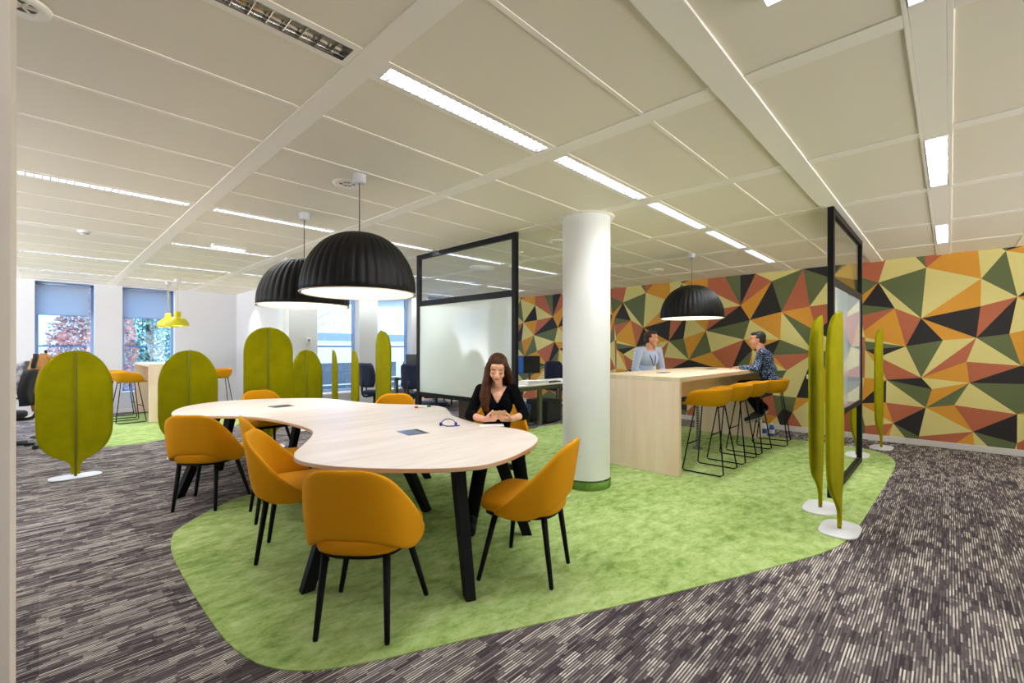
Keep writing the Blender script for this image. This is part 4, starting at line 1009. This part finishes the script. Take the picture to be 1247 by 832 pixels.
for x0, y0, ex, ey, ez, r in ((-.005, .086, .00, .125, 1.045, .026), (-.03, .085, -.045, .115, 1.03, .032), (-.06, .05, -.08, .06, 1.02, .036), (-.07, 0, -.09, 0, 1.00, .040), (-.06, -.05, -.08, -.07, .98, .036), (.005, .09, .03, .118, 1.07, .018)):
    st = T(x0, y0, -.02); en = Vector((ex, ey, ez)); md = (st+en)/2+Vector((-.006, .012*(1 if y0 > 0 else -1), 0))
    g.capsule(st, md, r, r); g.capsule(md, en, r, r*.7)
bake(g.build('hair', M_hair, wo), .0055, 2)
MB().tube([(.105*math.cos(a)*.55+.015, .062*math.sin(a), 1.045-.045*max(0, math.cos(a))) for a in [PI*k/12-PI/2 for k in range(13)]], .0025, 6).build('necklace', mat('silver', 'D8C8A8', .3, 1), body)
bw = Vector(el[1]).lerp(Vector(wr[1]), .86); dv = (Vector(wr[1])-Vector(el[1])).normalized(); sd = dv.cross(Vector((0, 0, 1))).normalized(); upv = sd.cross(dv)
MB().tube([bw+(sd*math.cos(a)+upv*math.sin(a))*.030 for a in [2*PI*k/16 for k in range(17)]], .0035, 6).build('bracelet', mat('silver', 'D8C8A8', .3, 1), body)
ph = emp('smartphone', wo.matrix_basis @ Vector((.425, 0, .822)) if False else (0, 0, 0), 0)
c_, s_ = math.cos(R(228)), math.sin(R(228)); px_, py_ = .400, -.002
ph.location = (2.915+c_*px_-s_*py_, 2.995+s_*px_+c_*py_, .834); ph.rotation_euler = (0, R(-58), R(228)); tag(ph, 'phone held in both hands of the person in the black sweater', 'phone')
MB().b2((-.032, -.064, -.004), (.032, .064, .004)).build('case', mat('phone_case', 'C79A74', .4), ph, bevel=.003)
MB().b2((-.029, -.060, .004), (.029, .060, .0046)).build('screen', M_blackp, ph)
pp = emp('sheet_of_paper', (2.60, 2.735, .741), R(140)); tag(pp, 'small white paper on the table under the hands holding the phone', 'paper')
MB().b2((-.10, -.06, 0), (.10, .06, .002)).build('sheet', M_print, pp)

# man behind the counter ------------------------------------------
def pattern_shirt(name, c1, c2, kind):
    m = bpy.data.materials.new(name); m.use_nodes = True; nt = m.node_tree; b = nt.nodes['Principled BSDF']; b.inputs['Roughness'].default_value = .85
    tc = nt.nodes.new('ShaderNodeTexCoord')
    if kind == 'dots':
        v = nt.nodes.new('ShaderNodeTexVoronoi'); v.inputs['Scale'].default_value = 55; out = v.outputs['Distance']
    else:
        v = nt.nodes.new('ShaderNodeTexWave'); v.inputs['Scale'].default_value = 28; v.bands_direction = 'Y'; out = v.outputs['Fac']
    nt.links.new(tc.outputs['Object'], v.inputs['Vector'])
    r = nt.nodes.new('ShaderNodeValToRGB'); r.color_ramp.elements[0].color = lin(c1); r.color_ramp.elements[1].color = lin(c2)
    r.color_ramp.elements[0].position = .25; r.color_ramp.elements[1].position = .45
    nt.links.new(out, r.inputs[0]); nt.links.new(r.outputs[0], b.inputs['Base Color']); return m
M_shirt1 = pattern_shirt('blue_stripe_shirt', '9DB6E2', 'D0D8EA', 'stripe')
M_shirt2 = pattern_shirt('navy_dot_shirt', '9DB4D4', '1B2A48', 'dots')
def man(lab, loc, rz, shirt, hairm, lean, yaw, pitch, elb, wri, kne, ank, handdirs, s=1.0, collar='C8D2E4', seat=.80, hz=1.0):
    r = emp('person', loc, rz); tag(r, lab, 'person', 'people at the tables')
    dz = seat-.50; L = lambda z: lean*(z-.5-dz)
    S = [(L(1.33), y*.195, 1.315+dz-.30) for y in (-1, 1)]
    nb = (L(1.34+dz-.3)+.0, 0, 1.30+dz-.30)
    hc = (nb[0]+.055, 0, nb[2]+.205)
    Mh_ = head_frame(hc, R(yaw), R(pitch))
    hp = [(0, y*.095, seat+.045) for y in (-1, 1)]
    def tor(g, k):
        for c, q in (((0, 0, .57), (.135, .17, .13)), ((0, 0, .73), (.120, .155, .17)), ((0, 0, .90), (.120, .178, .17)), ((-.005, 0, 1.0), (.085, .185, .085))):
            g.ell((c[0]+lean*(c[2]-.5), 0, c[2]+dz), [v*k for v in q])
    g = MB(); tor(g, .94); g.capsule(nb, (nb[0]+.03, 0, nb[2]+.14), .058, .055)
    for i in (0, 1):
        g.capsule(S[i], elb[i], .05, .04); g.capsule(elb[i], wri[i], .040, .027); g.capsule(hp[i], kne[i], .08, .055); g.capsule(kne[i], ank[i], .052, .036); hand(g, wri[i], handdirs[i][0], handdirs[i][1], handdirs[i][2], .4)
    head(g, Mh_, True)
    b = bake(g.build('body', M_skin2, r), .0055, 3); face_bits(b, Mh_, hairm, True)
    g = MB(); tor(g, 1.0)
    g.capsule(nb, (nb[0]+.012, 0, nb[2]+.05), .075, .066)
    for i in (0, 1):
        g.capsule((S[i][0], S[i][1]*.5, S[i][2]+.01), S[i], .062, .062); g.capsule(S[i], elb[i], .064, .052); e = Vector(elb[i]); v = Vector(wri[i])-e; g.capsule(e, e+v*.93, .050, .036)
    bake(g.build('shirt', shirt, r), .007, 4, cut=lambda c: c.z > nb[2]+.062+(-.035 if c.x > nb[0]+.03 else 0) and math.hypot(c.x-nb[0]-.015, c.y) < .09, solid=.004)
    g = MB()
    for i in (0, 1):
        g.capsule((0, 0, seat+.04), hp[i], .12, .105); g.capsule(hp[i], kne[i], .102, .072); g.capsule(kne[i], ank[i], .068, .050)
    bake(g.build('trousers', M_trous, r), .009, 4)
    g = MB()
    for c, q in (((-.030, 0, .040), (.086, .080, .086)), ((-.05, 0, -.01), (.06, .074, .065)), ((.020, 0, .085), (.062, .062, .036)), ((.052, 0, .092), (.030, .048, .022))):
        n0 = len(g.bm.verts); g.ell(c, q); g.bm.verts.ensure_lookup_table()
        for v in g.bm.verts[n0:]: v.co = Mh_ @ v.co
    for y in (-1, 1): g.capsule(Mh_ @ Vector((.01, y*.072, .04)), Mh_ @ Vector((.008, y*.071, .005)), .012, .008)
    bake(g.build('hair', hairm, r), .005, 2)
    return r, Mh_, nb, b
r1, m1h, nb1, b1 = man('person in light blue striped shirt with lanyard behind the bar counter, looking right', (6.62, 3.46, .006), R(-112), M_shirt1, M_hair3, .16, 38, 2,
    [(.08, -.27, 1.05), (.08, .27, 1.05)], [(.26, -.15, .93), (.26, .13, .93)], [(.36, -.14, .84), (.36, .14, .84)], [(.32, -.14, .42), (.32, .14, .42)],
    [((.6, .8, 0), (0, 0, -1), (0, 1, 0)), ((.6, -.8, 0), (0, 0, -1), (0, -1, 0))], seat=.82)
# lanyard with badge
M_lan = mat('lanyard_navy', '20285A', .7)
for y in (-1, 1):
    MB().tube(spline([(nb1[0]-.03, y*.062, nb1[2]+.05), (nb1[0]+.045, y*.062, nb1[2]+.0), (nb1[0]+.105, y*.04, nb1[2]-.10), (nb1[0]+.115, y*.005, nb1[2]-.23)], 4), .006, 6).build('lanyard_strap', M_lan, r1)
for y in (-1, 1):
    MB().rings([[(nb1[0]+.045, y*.012, nb1[2]+.035), (nb1[0]+.082, y*.014, nb1[2]+.005), (nb1[0]+.050, y*.062, nb1[2]+.0), (nb1[0]+.0, y*.080, nb1[2]+.045)], [(nb1[0]+.043, y*.012, nb1[2]+.040), (nb1[0]+.086, y*.014, nb1[2]+.009), (nb1[0]+.054, y*.066, nb1[2]+.004), (nb1[0]+.0, y*.084, nb1[2]+.050)]], smooth=False).build('collar', M_shirt1, r1)
MB().box((nb1[0]+.128, 0, nb1[2]-.255), (.006, .06, .085)).build('badge', M_print, r1)
for x in (.30, .40): pass
for y, an_ in ((-.14, 0), (.14, 0)):
    g = MB(); g.capsule((.28, y, .38), (.46, y, .345), .042, .034); g.capsule((.32, y, .42), (.30, y, .39), .045, .045); bake(g.build('shoe', M_black, r1), .007, 3)
# man on the near side ---------------------------------------------
r2, m2h, nb2, b2_ = man('person in navy dotted shirt and dark trousers sitting on the farthest bar stool', (7.42, 1.86, .006), R(106), M_shirt2, M_hair2, .26, 2, 6,
    [(.22, .27, 1.09), (.20, -.28, 1.06)], [(.42, .16, 1.098), (.40, -.20, 1.085)], [(.42, -.13, .80), (.40, .14, .84)], [(.10, -.10, .50), (.16, .10, .44)],
    [((.9, -.2, 0), (0, 0, -1), (0, -1, 0)), ((.9, .2, 0), (0, 0, -1), (0, 1, 0))], seat=.80)
M_sole = mat('shoe_grey', 'A8A698', .7)
for (a, t_) in (((.10, -.10, .47), (.27, -.12, .36)), ((.16, .10, .41), (.34, .11, .33))):
    g = MB(); A, B_ = Vector(a), Vector(t_); g.capsule(A, B_, .044, .034); g.capsule(A+Vector((0, 0, .03)), A, .045, .045); sh_ = bake(g.build('shoe', mat('sneaker', '23262E', .7), r2), .007, 3)
    g = MB(); dn = Vector((-.012, 0, -.030)); g.capsule(A+dn, B_+dn, .036, .030); bake(g.build('sole', M_sole, sh_), .007, 2)


# ------------------------------------------------------------------ outside
M_leafr = mat('red_leaves', 'C07A6C', .8, var=(1.5, '9A8A86', .4, .6)); M_leafg = mat('blue_green_leaves', '4E7A70', .8, var=(1.2, '86A896', .4, .6)); M_bark = mat('bark', '4A4038', .9)
def tree(lab, x, y, h, w, m, n, cone=False, zb=-4):
    r = emp('tree', (x, y, zb)); tag(r, lab, 'tree', 'trees outside the end windows')
    g = MB(); g.tube([(0, 0, 0), (.1, 0, h*.5), (0, .1, h*.95)], [.22, .14, .03], 8)
    for k in range(26):
        z = h*(.25+.7*k/26); a = k*2.4; L_ = w*(1-(z/h))*1.3 if cone else w*.8*math.sin(PI*min(1, z/h*.9))
        g.tube([(0, 0, z), (L_*.5*math.cos(a), L_*.5*math.sin(a), z+.25*L_), (L_*math.cos(a), L_*math.sin(a), z+.45*L_)], [.05, .03, .01], 5)
    g.build('trunk', M_bark, r)
    g = MB()
    for k in range(n):
        t = random.random(); a = random.uniform(0, 2*PI)
        if cone: z = h*(.2+.8*t); rad = w*(1-t)**.8*math.sqrt(random.random())
        else:
            z = h*(.35+.65*t); rad = w*math.sin(PI*min(.98, .15+.85*t))**.7*math.sqrt(random.random())
        p = Vector((rad*math.cos(a), rad*math.sin(a), z)); s = random.uniform(.035, .085)
        E = Euler((random.uniform(0, 6), random.uniform(0, 6), 0)).to_matrix()
        vs = [g.bm.verts.new(p+E @ Vector(v)) for v in ((-s, 0, 0), (0, -s*.6, 0), (s, 0, 0), (0, s*.6, .02))]
        g.bm.faces.new(vs)
    o = g.build('foliage', m, r); o['kind'] = 'stuff'
tree('red leaved tree outside the left end window', 1.25, 20.5, 8.2, 1.15, M_leafr, 9000)
tree('blue green conifer outside the end window behind the yellow pendants', 3.1, 24.0, 11.5, 2.3, M_leafg, 12000, True)
tree('smaller green tree left of the red leaved tree', -.9, 27, 5.6, 1.7, M_leafg, 6000)
tree('bare leaved tree right of the conifer', 4.2, 18.5, 5.8, 1.1, M_leafr, 3500)
tree('green conifer between the red leaved tree and the window edge', 2.6, 31, 9.0, 2.0, M_leafg, 8000, True)
struct(MB().b2((-60, 14, -4.3), (90, 140, -4)).build('ground_outside', mat('ground_out', '7E858A', .9)))
bl = emp('office_building', (22, 32, -4)); tag(bl, 'white flat roofed building with a band of dark windows across the street', 'building')
MB().b2((-14, 0, 0), (22, 12, 5.9)).build('wall', mat('bld_white', 'E8ECEE', .7), bl)
MB().b2((-14.2, -.3, 5.9), (22.2, 12.2, 6.45)).build('parapet', mat('bld_grey', '8C9AA6', .7), bl)
for k in range(9):
    w_ = MB().b2((-12.6+3.7*k, -.06, 1.2), (-9.6+3.7*k, .0, 4.3)).build('window', mat('bld_win', '2E3E52', .3), bl)
    MB().b2((-11.15+3.7*k, -.10, 1.2), (-11.05+3.7*k, -.06, 4.3)).b2((-12.6+3.7*k, -.10, 2.7), (-9.6+3.7*k, -.06, 2.78)).build('mullion', mat('bld_white', 'E8ECEE', .7), w_)
tree('pale bare tree rising behind the white building', 20, 50, 15, 5, mat('pale_leaves', '9AA8AC', .8), 2500)

# ------------------------------------------------------------------ daylight and added fill
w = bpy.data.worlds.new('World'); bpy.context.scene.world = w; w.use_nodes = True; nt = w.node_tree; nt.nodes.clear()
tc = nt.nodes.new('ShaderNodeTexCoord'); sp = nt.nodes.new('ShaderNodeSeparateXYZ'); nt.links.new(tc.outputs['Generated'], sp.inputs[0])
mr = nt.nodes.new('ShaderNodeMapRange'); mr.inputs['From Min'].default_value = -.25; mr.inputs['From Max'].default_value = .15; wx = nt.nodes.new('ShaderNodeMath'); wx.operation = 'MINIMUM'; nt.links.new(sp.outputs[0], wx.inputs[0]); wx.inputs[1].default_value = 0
wy = nt.nodes.new('ShaderNodeMath'); wy.operation = 'MULTIPLY_ADD'; nt.links.new(wx.outputs[0], wy.inputs[0]); wy.inputs[1].default_value = 1.4; nt.links.new(sp.outputs[1], wy.inputs[2])  # westward directions get the added fill too, for the left side
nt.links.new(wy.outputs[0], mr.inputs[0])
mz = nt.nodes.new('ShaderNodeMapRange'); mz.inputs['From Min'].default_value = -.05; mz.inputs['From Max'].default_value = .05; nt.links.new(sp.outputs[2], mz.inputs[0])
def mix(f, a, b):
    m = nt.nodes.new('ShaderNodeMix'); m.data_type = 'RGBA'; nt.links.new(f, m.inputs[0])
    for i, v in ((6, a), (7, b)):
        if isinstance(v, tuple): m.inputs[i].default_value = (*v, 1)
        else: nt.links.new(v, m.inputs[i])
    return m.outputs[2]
south = mix(mz.outputs[0], (5.3, 5.2, 5.15), (.75, .78, .85))      # bright glow below, added to lift the ceiling; hazy sky above
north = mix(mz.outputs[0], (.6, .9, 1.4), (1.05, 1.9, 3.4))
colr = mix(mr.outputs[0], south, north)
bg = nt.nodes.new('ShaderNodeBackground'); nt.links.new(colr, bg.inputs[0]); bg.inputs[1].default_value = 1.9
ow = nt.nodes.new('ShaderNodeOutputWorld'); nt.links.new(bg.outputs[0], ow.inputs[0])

# recessed spot washing the corner wall
sl = bpy.data.lights.new('wall_washer', 'SPOT'); sl.energy = 40; sl.spot_size = R(80); sl.spot_blend = .5; sl.shadow_soft_size = .03; sl.color = (1, .95, .88)
so = bpy.data.objects.new('wall_washer', sl); C.objects.link(so); so.location = (3.05, 11.3, H-.02)

# ------------------------------------------------------------------ camera
cam = bpy.data.cameras.new('camera'); cam.lens = 554/1247*36; cam.sensor_width = 36; cam.shift_y = 8.3/1247; cam.clip_start = .05; cam.clip_end = 400
co = bpy.data.objects.new('camera', cam); C.objects.link(co); co.location = (0, 0, 1.38)
co.rotation_euler = (Euler((PI/2, 0, TH-PI/2)).to_matrix() @ Matrix.Rotation(.0012, 3, 'Z')).to_euler()
sc = bpy.context.scene; sc.camera = co
sc.view_settings.view_transform = 'Standard'; sc.view_settings.look = 'None'; sc.view_settings.gamma = 1; sc.view_settings.exposure = 0.27
sc.view_settings.use_curve_mapping = False
sc.cycles.use_denoising = True; sc.cycles.max_bounces = 10; sc.cycles.diffuse_bounces = 6; sc.cycles.transparent_max_bounces = 12
sc.cycles.sample_clamp_indirect = 8
